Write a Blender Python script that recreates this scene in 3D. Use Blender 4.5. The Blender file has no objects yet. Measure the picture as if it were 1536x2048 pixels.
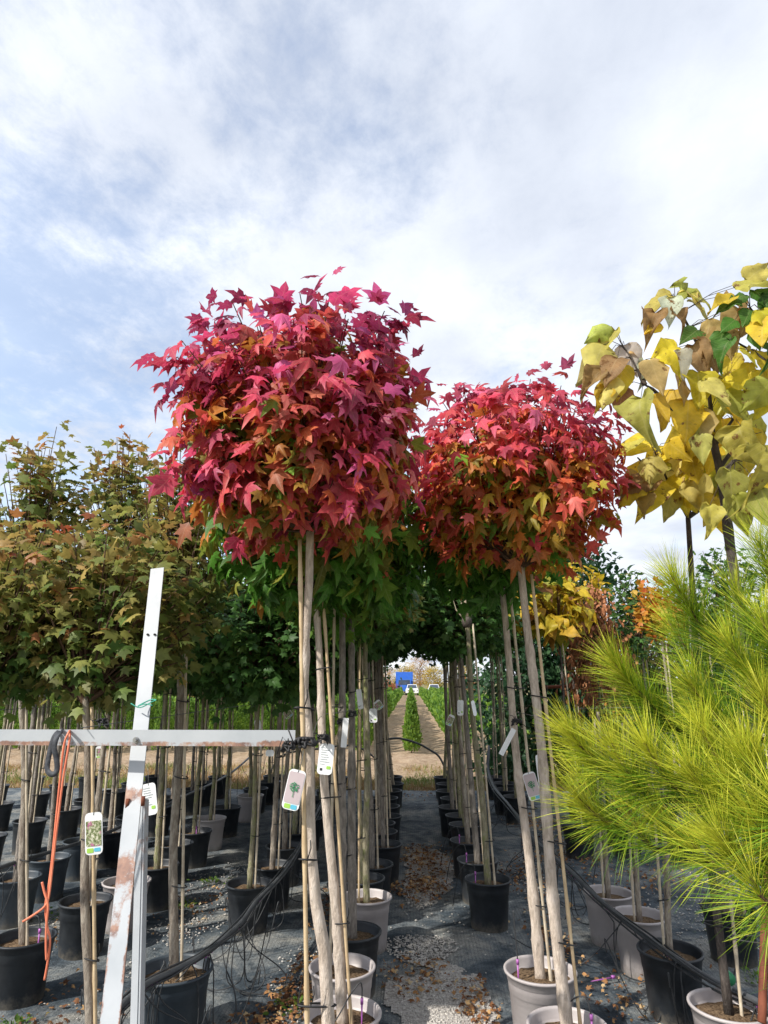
import bpy, math, random
import numpy as np
from mathutils import Vector, noise
R = math.radians
sc = bpy.context.scene
COL = sc.collection

# ------------------------------------------------------------------ camera
CF, CCX, CCY, CH, CP, CYW = 1300.0, 768.0, 1024.0, 1.65, R(14.7), R(2.29)
cam = bpy.data.cameras.new('camera'); camo = bpy.data.objects.new('camera', cam); COL.objects.link(camo)
camo.location = (0, 0, CH); camo.rotation_euler = (R(90) + CP, 0, CYW)
cam.sensor_fit = 'VERTICAL'; cam.sensor_height = 36; cam.lens = CF / 2048 * 36
cam.clip_start = .05; cam.clip_end = 3000
sc.camera = camo

# ------------------------------------------------------------------ sun, sky, exposure
SUN_EL, SUN_AZ = R(40), R(232)      # azimuth from +Y clockwise: behind the camera to the left
sun = bpy.data.lights.new('sun', 'SUN'); suno = bpy.data.objects.new('sun', sun); COL.objects.link(suno)
sun.energy = 4.1; sun.angle = R(.9); sun.color = (1, .95, .87)
sd = Vector((math.sin(SUN_AZ) * math.cos(SUN_EL), math.cos(SUN_AZ) * math.cos(SUN_EL), math.sin(SUN_EL)))
suno.rotation_euler = sd.to_track_quat('Z', 'Y').to_euler()
sc.view_settings.view_transform = 'Standard'; sc.view_settings.look = 'None'
sc.view_settings.exposure = .50; sc.view_settings.gamma = 1
sc.cycles.max_bounces = 8; sc.cycles.diffuse_bounces = 6; sc.cycles.transparent_max_bounces = 6
sc.cycles.sample_clamp_indirect = 4

def world():
    w = bpy.data.worlds.new('World'); sc.world = w; w.use_nodes = True
    nt = w.node_tree; N = nt.nodes; L = nt.links; N.clear()
    out = N.new('ShaderNodeOutputWorld'); bg = N.new('ShaderNodeBackground'); bg.inputs['Strength'].default_value = .1
    sky = N.new('ShaderNodeTexSky'); sky.sky_type = 'NISHITA'; sky.sun_disc = False
    sky.sun_elevation = SUN_EL; sky.sun_rotation = SUN_AZ
    tc = N.new('ShaderNodeTexCoord'); sx = N.new('ShaderNodeSeparateXYZ'); L.new(tc.outputs['Generated'], sx.inputs[0])
    def m(op, a, b=None, c=None, clamp=False):
        n = N.new('ShaderNodeMath'); n.operation = op; n.use_clamp = clamp
        for i, v in enumerate((a, b, c)):
            if v is None: continue
            if isinstance(v, (int, float)): n.inputs[i].default_value = v
            else: L.new(v, n.inputs[i])
        return n.outputs[0]
    z = m('ADD', m('MAXIMUM', sx.outputs[2], 0), .12)
    u = m('DIVIDE', sx.outputs[0], z); v = m('DIVIDE', sx.outputs[1], z)
    cx = N.new('ShaderNodeCombineXYZ'); L.new(u, cx.inputs[0]); L.new(v, cx.inputs[1])
    def nz(scale, det, rough, dist, off, sy=1.0):
        mp = N.new('ShaderNodeMapping'); mp.inputs['Location'].default_value = off; mp.inputs['Scale'].default_value = (1, sy, 1)
        mp.inputs['Rotation'].default_value = (0, 0, R(25))
        n = N.new('ShaderNodeTexNoise'); n.inputs['Scale'].default_value = scale; n.inputs['Detail'].default_value = det
        n.inputs['Roughness'].default_value = rough; n.inputs['Distortion'].default_value = dist
        L.new(cx.outputs[0], mp.inputs[0]); L.new(mp.outputs[0], n.inputs['Vector']); return n.outputs['Fac']
    big = nz(1.5, 4, .55, .3, (3.1, 1.7, 0)); mid = nz(2.8, 5, .6, .25, (9.3, 4.2, 0), .8); rip = nz(11, 6, .68, .15, (1, 7, 0), .8)
    left = m('MULTIPLY', m('ADD', u, .1), -.28)                      # more broken towards the left of the sky
    cov = m('ADD', m('MULTIPLY', big, 1.15), m('ADD', m('MULTIPLY', mid, .45), m('MULTIPLY', rip, m('ADD', .42, m('MULTIPLY', m('MAXIMUM', m('MULTIPLY', u, -1), 0), .25)))))
    cov = m('SUBTRACT', cov, m('ADD', m('MINIMUM', m('MAXIMUM', left, -.14), .16), m('ADD', .60, m('MULTIPLY', m('MAXIMUM', m('MULTIPLY', u, -1), 0), .12))))
    mr = N.new('ShaderNodeMapRange'); mr.interpolation_type = 'SMOOTHSTEP'
    mr.inputs[1].default_value = .10; mr.inputs[2].default_value = .50; L.new(cov, mr.inputs[0])
    mr.inputs[3].default_value = .36; mr.inputs[4].default_value = 1.0
    # cloud brightness: thicker parts greyer
    big2 = nz(1.6, 3, .5, .2, (5, 11, 0))
    cr = N.new('ShaderNodeValToRGB'); e = cr.color_ramp.elements
    e[0].position = .36; e[0].color = (.57, .62, .72, 1); e[1].position = .60; e[1].color = (.84, .88, .95, 1)
    L.new(m('ADD', m('MULTIPLY', big2, .85), m('MULTIPLY', rip, .15)), cr.inputs[0])
    vm = N.new('ShaderNodeVectorMath'); vm.operation = 'SCALE'; vm.inputs['Scale'].default_value = 8.9; L.new(cr.outputs[0], vm.inputs[0])
    vs = N.new('ShaderNodeVectorMath'); vs.operation = 'SCALE'; vs.inputs['Scale'].default_value = 1.9; L.new(sky.outputs[0], vs.inputs[0])
    mx = N.new('ShaderNodeMix'); mx.data_type = 'RGBA'
    L.new(mr.outputs[0], mx.inputs['Factor']); L.new(vs.outputs[0], mx.inputs['A']); L.new(vm.outputs[0], mx.inputs['B'])
    L.new(mx.outputs['Result'], bg.inputs['Color']); L.new(bg.outputs[0], out.inputs[0])
world()

# ------------------------------------------------------------------ pixel of the photo -> point in the place
def ray(px, py):
    x = (px - CCX) / CF; v = -(py - CCY) / CF
    y = math.cos(CP) - v * math.sin(CP); z = math.sin(CP) + v * math.cos(CP)
    c, s = math.cos(CYW), math.sin(CYW)
    return (x * c - y * s, x * s + y * c, z)
def atz(px, py, z=0.0):
    r = ray(px, py); t = (z - CH) / r[2]; return Vector((r[0] * t, r[1] * t, z))
def aty(px, py, y):
    r = ray(px, py); t = y / r[1]; return Vector((r[0] * t, y, CH + r[2] * t))
def pix(p):
    c, s = math.cos(CYW), math.sin(CYW)
    x = p[0] * c + p[1] * s; y = -p[0] * s + p[1] * c; z = p[2] - CH
    f = y * math.cos(CP) + z * math.sin(CP); u = -y * math.sin(CP) + z * math.cos(CP)
    return (CCX + CF * x / f, CCY - CF * u / f)

# ------------------------------------------------------------------ materials
MATS = {}
class NT:
    def __init__(s, name):
        s.m = bpy.data.materials.new(name); s.m.use_nodes = True; s.nt = s.m.node_tree; s.N = s.nt.nodes; s.L = s.nt.links
        s.b = s.N['Principled BSDF']; s.out = s.N['Material Output']
    def tex(s, scale, det=4, rough=.55, coord='Object', dist=0, sc3=(1, 1, 1)):
        tc = s.N.new('ShaderNodeTexCoord'); mp = s.N.new('ShaderNodeMapping'); mp.inputs['Scale'].default_value = sc3
        n = s.N.new('ShaderNodeTexNoise'); n.inputs['Scale'].default_value = scale; n.inputs['Detail'].default_value = det
        n.inputs['Roughness'].default_value = rough; n.inputs['Distortion'].default_value = dist
        s.L.new(tc.outputs[coord], mp.inputs[0]); s.L.new(mp.outputs[0], n.inputs['Vector']); return n.outputs['Fac']
    def ramp(s, fac, stops):
        r = s.N.new('ShaderNodeValToRGB'); e = r.color_ramp.elements
        while len(e) < len(stops): e.new(.5)
        for i, (p, c) in enumerate(stops): e[i].position = p; e[i].color = (*c, 1)
        s.L.new(fac, r.inputs[0]); return r.outputs[0]
    def mix(s, fac, a, b, mode='MIX'):
        n = s.N.new('ShaderNodeMix'); n.data_type = 'RGBA'; n.blend_type = mode
        for key, v in (('Factor', fac), ('A', a), ('B', b)):
            if isinstance(v, (int, float)): n.inputs[key].default_value = v
            elif isinstance(v, tuple): n.inputs[key].default_value = (*v, 1)
            else: s.L.new(v, n.inputs[key])
        return n.outputs['Result']
    def bump(s, h, st, dist=.01):
        n = s.N.new('ShaderNodeBump'); n.inputs['Strength'].default_value = st; n.inputs['Distance'].default_value = dist
        s.L.new(h, n.inputs['Height']); s.L.new(n.outputs[0], s.b.inputs['Normal'])
    def fin(s, col=None, rough=.6, spec=.5, metal=0):
        if col is not None:
            if isinstance(col, tuple): s.b.inputs['Base Color'].default_value = (*col, 1)
            else: s.L.new(col, s.b.inputs['Base Color'])
        if isinstance(rough, (int, float)): s.b.inputs['Roughness'].default_value = rough
        else: s.L.new(rough, s.b.inputs['Roughness'])
        s.b.inputs['Specular IOR Level'].default_value = spec; s.b.inputs['Metallic'].default_value = metal
        return s.m

def leaf_mat(name, transl=.35, rough=.45, spec=.35, spots=None, spot_at=.6, veins=False, vscale=9.0, vk=.18, ss=34):
    t = NT(name)
    a = t.N.new('ShaderNodeAttribute'); a.attribute_name = 'col'
    n = t.tex(22, 3); v = t.ramp(n, [(.3, (.72, .72, .72)), (.7, (1.2, 1.2, 1.2))])
    c = t.mix(1.0, a.outputs['Color'], v, 'MULTIPLY')
    if spots:
        n2 = t.tex(ss, 5, .68); f = t.ramp(n2, [(spot_at, (0, 0, 0)), (spot_at + .05, (1, 1, 1))])
        c = t.mix(f, c, spots)
    if veins:
        uv = t.N.new('ShaderNodeUVMap'); sx = t.N.new('ShaderNodeSeparateXYZ'); t.L.new(uv.outputs[0], sx.inputs[0])
        def m(op, a_, b_=None):
            q = t.N.new('ShaderNodeMath'); q.operation = op
            for i, w in enumerate((a_, b_)):
                if w is None: continue
                if isinstance(w, (int, float)): q.inputs[i].default_value = w
                else: t.L.new(w, q.inputs[i])
            return q.outputs[0]
        ax = m('ABSOLUTE', m('SUBTRACT', sx.outputs[0], .5))
        mid = m('LESS_THAN', ax, .014)
        side = m('LESS_THAN', m('FRACT', m('MULTIPLY', m('SUBTRACT', sx.outputs[1], m('MULTIPLY', ax, .9)), vscale)), .09)
        c = t.mix(m('MULTIPLY', m('MAXIMUM', mid, side), vk), c, t.mix(.5, c, (.85, .75, .45)))
    t.fin(c, rough, spec)
    tr = t.N.new('ShaderNodeBsdfTranslucent'); t.L.new(c, tr.inputs['Color'])
    ms = t.N.new('ShaderNodeMixShader'); ms.inputs[0].default_value = transl
    t.L.new(t.b.outputs[0], ms.inputs[1]); t.L.new(tr.outputs[0], ms.inputs[2]); t.L.new(ms.outputs[0], t.out.inputs[0])
    MATS[name] = t.m
leaf_mat('sweetgum_leaf', .45, .5, .35, veins=True, vscale=5)
leaf_mat('maple_leaf', .45, .5, .35, spots=(.12, .07, .03), spot_at=.66)
leaf_mat('small_leaf', .45, .5, .35)
leaf_mat('catalpa_leaf', .5, .55, .25, spots=(.20, .10, .035), spot_at=.60, veins=True, vscale=8, vk=.22, ss=17)
leaf_mat('needle', .25, .5, .25)
leaf_mat('grass_leaf', .3, .7, .2)
leaf_mat('dry_leaf', .15, .75, .2)

def bark(name, c1, c2, c3, scale=30, lichen=None):
    t = NT(name); n = t.tex(scale * 1.7, 6, .72, sc3=(1, 1, .28)); n2 = t.tex(5, 3, .5)
    c = t.ramp(n, [(.34, tuple(q * .7 for q in c1)), (.44, c1), (.55, c2), (.68, c3)]); c = t.mix(.35, c, t.ramp(n2, [(.35, c1), (.7, c3)]))
    if lichen:
        n3 = t.tex(14, 4, .6); c = t.mix(t.ramp(n3, [(.5, (0, 0, 0)), (.62, (.8, .8, .8))]), c, lichen)
    t.bump(n, 1.0, .02); MATS[name] = t.fin(c, .85, .2)
bark('bark_pale', (.42, .34, .27), (.64, .54, .45), (.74, .65, .57), 26)
bark('bark_grey', (.19, .15, .12), (.36, .31, .25), (.50, .45, .37), 30)
bark('bark_mossy', (.18, .16, .10), (.34, .30, .20), (.46, .42, .31), 34, (.26, .28, .11))
bark('bark_dull', (.15, .13, .11), (.28, .245, .21), (.40, .36, .32), 30)
bark('bark_dark', (.055, .045, .04), (.10, .085, .075), (.17, .14, .12), 30)
bark('twig', (.08, .045, .03), (.14, .085, .055), (.20, .13, .08), 40)

def simple(name, c1, c2, scale, rough=.6, spec=.4, bumps=0, det=4, metal=0):
    t = NT(name); n = t.tex(scale, det, .6); c = t.ramp(n, [(.32, c1), (.7, c2)])
    if bumps: t.bump(n, bumps, .01)
    MATS[name] = t.fin(c, rough, spec, metal)
simple('bamboo', (.42, .30, .17), (.62, .48, .30), 14, .45, .4)
simple('cane', (.38, .31, .22), (.58, .50, .38), 18, .6, .3)
simple('hose', (.035, .038, .042), (.075, .08, .086), 9, .45, .5)
simple('tube', (.02, .022, .024), (.05, .052, .055), 30, .5, .4)
simple('tie', (.012, .012, .013), (.03, .03, .032), 50, .6, .4)
simple('wire', (.10, .11, .11), (.2, .2, .2), 20, .5, .5, metal=.6)
simple('purple_plastic', (.28, .07, .30), (.42, .14, .42), 40, .4)
simple('strap', (.03, .032, .04), (.07, .075, .085), 60, .7, .3, .3)
simple('orange_tube', (.62, .16, .085), (.78, .24, .13), 12, .38, .5)
simple('green_cord', (.03, .25, .18), (.06, .36, .26), 40, .6)
simple('steel', (.3, .3, .31), (.5, .5, .5), 60, .35, .5, metal=.9)
simple('soil', (.035, .02, .012), (.26, .18, .11), 90, .95, .1, 1.0, 6)
simple('pebble', (.30, .28, .26), (.60, .57, .52), 70, .75, .3, .2)
simple('rust_metal', (.10, .028, .015), (.19, .06, .03), 18, .8, .3, .4)
simple('card', (.70, .72, .74), (.82, .83, .84), 9, .4, .4)
simple('card_mauve', (.44, .36, .38), (.52, .44, .45), 5, .4)
simple('card_green', (.28, .52, .08), (.38, .62, .12), 9, .4)
simple('card_blue', (.10, .42, .56), (.14, .5, .66), 9, .4)
simple('card_leaf', (.02, .17, .07), (.05, .30, .13), 90, .5)
simple('print_grey', (.36, .40, .40), (.48, .52, .52), 60, .5)
simple('car_white', (.68, .70, .72), (.74, .76, .78), 3, .3, .5)
simple('truck_blue', (.02, .10, .42), (.03, .14, .52), 3, .4, .5)
simple('glass_dark', (.02, .03, .05), (.05, .07, .10), 2, .1, .6)
simple('rubber', (.012, .012, .012), (.03, .03, .03), 10, .8)
simple('lamp_clear', (.6, .6, .58), (.75, .75, .72), 10, .15)
simple('shed_wall', (.5, .52, .52), (.62, .63, .63), 2, .6)
simple('roof_red', (.26, .07, .04), (.36, .11, .07), 2, .7)

def photo_card():
    t = NT('card_photo'); n = t.tex(110, 4, .7)
    c = t.ramp(n, [(.3, (.04, .06, .03)), (.45, (.16, .2, .08)), (.58, (.5, .5, .36)), (.7, (.75, .72, .62))])
    n2 = t.tex(40, 2); c = t.mix(t.ramp(n2, [(.55, (0, 0, 0)), (.65, (.8, .8, .8))]), c, (.45, .1, .28))
    MATS['card_photo'] = t.fin(c, .35)
photo_card()

def pot_mat(name, c1, c2, dust):
    t = NT(name); n = t.tex(7, 5, .65); c = t.ramp(n, [(.35, c1), (.7, c2)])
    n2 = t.tex(3.2, 5, .7, sc3=(1, 1, .5)); c = t.mix(t.ramp(n2, [(.5, (0, 0, 0)), (.75, (.5, .5, .5))]), c, dust)
    tc = t.N.new('ShaderNodeTexCoord'); sx = t.N.new('ShaderNodeSeparateXYZ'); t.L.new(tc.outputs['Object'], sx.inputs[0])
    w = t.N.new('ShaderNodeMath'); w.operation = 'SINE'; w2 = t.N.new('ShaderNodeMath'); w2.operation = 'MULTIPLY'; w2.inputs[1].default_value = 260
    t.L.new(sx.outputs[2], w2.inputs[0]); t.L.new(w2.outputs[0], w.inputs[0]); t.bump(w.outputs[0], .035, .002)
    mz = t.N.new('ShaderNodeMapRange'); mz.inputs[1].default_value = .16; mz.inputs[2].default_value = -.01; mz.inputs[3].default_value = 0; mz.inputs[4].default_value = 1; t.L.new(sx.outputs[2], mz.inputs[0])
    mm = t.N.new('ShaderNodeMath'); mm.operation = 'MULTIPLY'; t.L.new(mz.outputs[0], mm.inputs[0]); t.L.new(t.tex(24, 6, .75), mm.inputs[1])
    c = t.mix(t.ramp(mm.outputs[0], [(.25, (0, 0, 0)), (.5, (.75, .75, .75))]), c, (.17, .15, .12))
    MATS[name] = t.fin(c, .5, .45)
pot_mat('pot_black', (.014, .017, .021), (.028, .033, .040), (.10, .105, .11))
pot_mat('pot_blue', (.035, .047, .06), (.055, .07, .085), (.14, .14, .14))
pot_mat('pot_grey', (.38, .345, .34), (.46, .42, .41), (.34, .30, .27))

def painted():
    t = NT('painted_steel'); n = t.tex(4, 5, .6); c = t.ramp(n, [(.3, (.34, .365, .39)), (.7, (.46, .48, .50))])
    n2 = t.tex(16, 6, .75); n3 = t.tex(2.2, 3, .5)
    mm = t.N.new('ShaderNodeMath'); mm.operation = 'MULTIPLY'; t.L.new(n2, mm.inputs[0]); t.L.new(n3, mm.inputs[1])
    f = t.ramp(mm.outputs[0], [(.30, (0, 0, 0)), (.37, (.9, .9, .9))])
    at = t.N.new('ShaderNodeAttribute'); at.attribute_name = 'rust'
    m2 = t.N.new('ShaderNodeMath'); m2.operation = 'MULTIPLY_ADD'; t.L.new(at.outputs['Fac'], m2.inputs[0]); t.L.new(n2, m2.inputs[1]); t.L.new(mm.outputs[0], m2.inputs[2])
    f = t.ramp(m2.outputs[0], [(.50, (0, 0, 0)), (.66, (.85, .85, .85))])
    rc = t.ramp(t.tex(30, 4), [(.35, (.13, .045, .02)), (.55, (.28, .12, .06)), (.75, (.42, .28, .18))])
    MATS['painted_steel'] = t.fin(t.mix(f, c, rc), .45, .4)
painted()

def ground_mats():
    # woven ground cover, dusty
    t = NT('ground_cover'); w = t.N.new('ShaderNodeTexWave'); tc = t.N.new('ShaderNodeTexCoord')
    w.inputs['Scale'].default_value = 14; w.inputs['Distortion'].default_value = .6; t.L.new(tc.outputs['Object'], w.inputs['Vector'])
    n1 = t.tex(1.7, 7, .68, dist=.6); n2 = t.tex(9, 7, .75, dist=.3); n3 = t.tex(170, 3, .8)
    c = t.ramp(n1, [(.36, (.028, .042, .056)), (.45, (.085, .11, .13)), (.53, (.21, .23, .235)), (.62, (.38, .37, .33))])
    c = t.mix(t.ramp(n2, [(.50, (0, 0, 0)), (.66, (.7, .7, .7))]), c, t.mix(.55, c, (.33, .32, .29)))
    c = t.mix(t.ramp(n2, [(.36, (.75, .75, .75)), (.47, (0, 0, 0))]), c, (.025, .034, .042))
    c = t.mix(t.ramp(n3, [(.42, (.6, .6, .6)), (.56, (0, 0, 0))]), c, (.03, .038, .048))
    c = t.mix(t.ramp(w.outputs['Fac'], [(.1, (.22, .22, .22)), (.3, (0, 0, 0))]), c, (.02, .025, .03))
    t.bump(n2, .9, .03); MATS['ground_cover'] = t.fin(c, .8, .3)
    t = NT('field_soil'); n1 = t.tex(.35, 5, .6); n2 = t.tex(5, 6, .7); n3 = t.tex(40, 4, .7)
    c = t.ramp(n2, [(.3, (.20, .135, .085)), (.5, (.36, .265, .18)), (.7, (.46, .36, .26))])
    c = t.mix(t.ramp(n1, [(.4, (0, 0, 0)), (.65, (.5, .5, .5))]), c, (.30, .22, .13))
    c = t.mix(t.ramp(n3, [(.35, (.5, .5, .5)), (.5, (0, 0, 0))]), c, (.14, .09, .055))
    t.bump(n2, 1.0, .06); MATS['field_soil'] = t.fin(c, .95, .1)
    t = NT('far_ground'); n1 = t.tex(.05, 5, .6)
    MATS['far_ground'] = t.fin(t.ramp(n1, [(.35, (.10, .13, .04)), (.6, (.24, .20, .11)), (.75, (.30, .24, .15))]), .95, .1)
    t = NT('gravel_bed'); n1 = t.tex(60, 5, .7); n2 = t.tex(6, 4, .6)
    c = t.ramp(n1, [(.3, (.20, .18, .16)), (.5, (.44, .41, .38)), (.7, (.62, .59, .55))])
    t.bump(n1, 1.0, .012); MATS['gravel_bed'] = t.fin(c, .9, .2)
    t = NT('road'); MATS['road'] = t.fin(t.ramp(t.tex(3, 4), [(.3, (.05, .05, .05)), (.7, (.09, .09, .09))]), .9, .2)
ground_mats()

# ------------------------------------------------------------------ mesh helpers
class MB:
    def __init__(s): s.v = []; s.f = []; s.mi = []; s.c = []; s.cur = 0
    def add(s, vs, fs):
        b = len(s.v); s.v.extend(tuple(p) for p in vs)
        for f in fs: s.f.append(tuple(i + b for i in f)); s.mi.append(s.cur)
    def box(s, c, d, rz=0, taper=1):
        hx, hy, hz = d[0] / 2, d[1] / 2, d[2] / 2; cs, sn = math.cos(rz), math.sin(rz); vs = []
        for z in (-1, 1):
            k = taper if z > 0 else 1
            for x, y in ((-1, -1), (1, -1), (1, 1), (-1, 1)):
                X, Y = x * hx * k, y * hy * k
                vs.append((c[0] + X * cs - Y * sn, c[1] + X * sn + Y * cs, c[2] + z * hz))
        s.add(vs, [(0, 3, 2, 1), (4, 5, 6, 7), (0, 1, 5, 4), (1, 2, 6, 5), (2, 3, 7, 6), (3, 0, 4, 7)])
    def tube(s, pts, rad, n=8, cap=True):
        pts = [Vector(p) for p in pts]; k = len(pts)
        if isinstance(rad, (int, float)): rad = [rad] * k
        vs = []; prev = None
        for i, p in enumerate(pts):
            t = (pts[min(i + 1, k - 1)] - pts[max(i - 1, 0)]).normalized()
            if prev is None:
                a = Vector((0, 0, 1)) if abs(t.z) < .9 else Vector((1, 0, 0)); u = t.cross(a).normalized()
            else: u = (prev - t * prev.dot(t)).normalized()
            prev = u; w = t.cross(u)
            for j in range(n):
                an = 2 * math.pi * j / n; vs.append(p + (u * math.cos(an) + w * math.sin(an)) * rad[i])
        fs = [(i * n + j, i * n + (j + 1) % n, (i + 1) * n + (j + 1) % n, (i + 1) * n + j) for i in range(k - 1) for j in range(n)]
        if cap: fs.append(tuple(range(n - 1, -1, -1))); fs.append(tuple((k - 1) * n + j for j in range(n)))
        s.add(vs, fs)
    def lathe(s, prof, n=28, c=(0, 0, 0)):
        vs = [(c[0] + r * math.cos(2 * math.pi * j / n), c[1] + r * math.sin(2 * math.pi * j / n), c[2] + z) for r, z in prof for j in range(n)]
        s.add(vs, [(i * n + j, i * n + (j + 1) % n, (i + 1) * n + (j + 1) % n, (i + 1) * n + j) for i in range(len(prof) - 1) for j in range(n)])
    def mesh(s, name, mats, smooth=True):
        me = bpy.data.meshes.new(name); me.from_pydata(s.v, [], s.f)
        for m in (mats if isinstance(mats, (list, tuple)) else [mats]): me.materials.append(MATS[m])
        if any(s.mi): me.polygons.foreach_set('material_index', s.mi)
        if smooth: me.polygons.foreach_set('use_smooth', [True] * len(me.polygons))
        me.update(); return me
    def build(s, name, mats, parent=None, smooth=True, **k):
        return link(name, s.mesh(name, mats, smooth), parent, **k)

def link(name, data, parent=None, loc=None, rz=0, label=None, cat=None, group=None, kind=None):
    o = bpy.data.objects.new(name, data); COL.objects.link(o)
    if parent is not None: o.parent = parent
    if loc is not None: o.location = loc
    if rz: o.rotation_euler.z = rz
    tag(o, label, cat, group, kind); return o
def tag(o, label=None, cat=None, group=None, kind=None):
    for k, v in (('label', label), ('category', cat), ('group', group), ('kind', kind)):
        if v: o[k] = v
    return o
def empty(name, loc, rz=0, **k): return link(name, None, None, loc, rz, **k)
def leaf_mesh_from(name, V, F, FC, uv, mat):
    """V (n,3), F (m,3), FC (m,3) face colours, uv (n,2)"""
    me = bpy.data.meshes.new(name); n, m = len(V), len(F)
    me.vertices.add(n); me.vertices.foreach_set('co', np.asarray(V, 'f').ravel())
    k = F.shape[1]
    me.loops.add(m * k); me.loops.foreach_set('vertex_index', np.asarray(F, 'i').ravel())
    me.polygons.add(m); me.polygons.foreach_set('loop_start', np.arange(0, m * k, k, dtype='i'))
    me.polygons.foreach_set('use_smooth', np.ones(m, dtype=bool))
    at = me.attributes.new('col', 'FLOAT_COLOR', 'FACE')
    at.data.foreach_set('color', np.concatenate([FC, np.ones((m, 1))], 1).astype('f').ravel())
    if uv is not None:
        ul = me.uv_layers.new(name='UVMap'); ul.data.foreach_set('uv', np.asarray(uv, 'f')[F.ravel()].ravel())
    me.materials.append(MATS[mat]); me.update(calc_edges=True); me.validate(); return me

# leaf templates: x across, y along (base at origin), z up; plus triangles
def star_template(lobes, notch, side_w, curl=.22, fold=.1, simple_=False):
    """lobes: list of (angle deg, radius) from left to right round the blade"""
    vs = [(0, .30, .03)]; L0 = lobes
    ring = []
    for i, (a, r) in enumerate(L0):
        a_ = R(a)
        if not simple_:
            for da, k in ((-side_w, .62),):
                q = a_ + R(da); ring.append((math.sin(q) * r * k, .30 + math.cos(q) * r * k, .02))
        ring.append((math.sin(a_) * r, .30 + math.cos(a_) * r, 0))
        if not simple_:
            q = a_ + R(side_w); ring.append((math.sin(q) * r * .62, .30 + math.cos(q) * r * .62, .02))
        if i < len(L0) - 1:
            am = R((a + L0[i + 1][0]) / 2); ring.append((math.sin(am) * notch, .30 + math.cos(am) * notch, -fold * .5))
    ring.append((0, 0, -.01))
    vs += ring; n = len(ring)
    vs = [(x, y, z - curl * ((x * x + (y - .3) ** 2))) for x, y, z in vs]
    fs = [(0, 1 + (i + 1) % n, 1 + i) for i in range(n)]
    return np.array(vs), np.array(fs)
SWEET = star_template([(-118, .44), (-58, .64), (0, .74), (58, .64), (118, .44)], .33, 17, .42)
SWEET2 = star_template([(-110, .40), (-54, .60), (0, .80), (56, .56), (112, .42)], .32, 16, .8)
SWEET3 = star_template([(-120, .36), (-66, .58), (4, .80), (52, .66), (112, .42)], .30, 19, 1.1)
SWEET4 = star_template([(-105, .42), (-48, .52), (0, .66), (60, .60), (122, .36)], .34, 20, -.25)
MAPLE = star_template([(-112, .40), (-55, .62), (0, .68), (55, .62), (112, .40)], .36, 16, .3)
MAPLE_S = star_template([(-110, .42), (-55, .62), (0, .68), (55, .62), (110, .42)], .36, 12, .35, simple_=True)
def oval_template(w=.33, curl=.5, n=3, tipy=1.0, heart=0):
    ys = np.linspace(0, tipy, n + 2); vs = []; fs = []
    for i, y in enumerate(ys):
        ww = w * math.sin(math.pi * min(1, (i + .35 if heart else i) / (n + 1)) ** .8) if 0 < i < n + 1 else (0)
        for k in (-1, 0, 1):
            vs.append((k * ww, y - (heart * .12 if (k and i == 1) else 0), .07 * abs(k) * (ww / w) - curl * (y - .35) ** 2))
    for i in range(n + 1):
        for k in (0, 1):
            a = i * 3 + k; fs += [(a, a + 1, a + 4), (a, a + 4, a + 3)]
    return np.array(vs), np.array(fs)
OVAL = oval_template(.26, .4, 2)
def heart_template(curl=.5, seed=0, crumple=.05, fold=.16):
    prof = [(0, 0), (-.035, .20), (.03, .35), (.14, .42), (.28, .425), (.42, .38), (.56, .30), (.70, .20), (.84, .09), (1.0, 0)]
    vs = []; fs = []; ks = (-1, -.66, -.33, 0, .33, .66, 1); ph = seed * 1.7
    for i, (y, w) in enumerate(prof):
        for k in ks:
            e = 1 + .16 * noise.noise(Vector((k * 2 + seed * 3, y * 5, 1))) * abs(k)
            z = fold * abs(k) ** 1.3 * w / .4 - curl * (y - .3) ** 2 * (1 if y > .3 else .4)
            z += crumple * 2.2 * noise.noise(Vector((k * 1.6 + seed, y * 3.2, ph))) + crumple * 1.2 * noise.noise(Vector((k * 4 + seed, y * 8, ph))) * (.3 + abs(k))
            if abs(k) == 1: z -= crumple * 1.5 * (1 + math.sin(y * 9 + ph + k))
            yy = (y if abs(k) > .2 or i > 2 else y + (.05 if i == 1 else 0))
            vs.append((k * w * e * .88, yy + .06 * noise.noise(Vector((k * 3, y * 3, seed))), z))
    n = len(ks)
    for i in range(len(prof) - 1):
        for k in range(n - 1):
            a = i * n + k; fs += [(a, a + 1, a + n + 1), (a, a + n + 1, a + n)]
    return np.array(vs), np.array(fs)
HEARTS = [heart_template(.35, 1, .03, .08), heart_template(.6, 2, .04, .16), heart_template(.15, 3, .03, .04), heart_template(.9, 4, .07, .3), heart_template(.4, 5, .04, -.08), heart_template(.7, 6, .08, .35), heart_template(.25, 7, .035, .15)]

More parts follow.
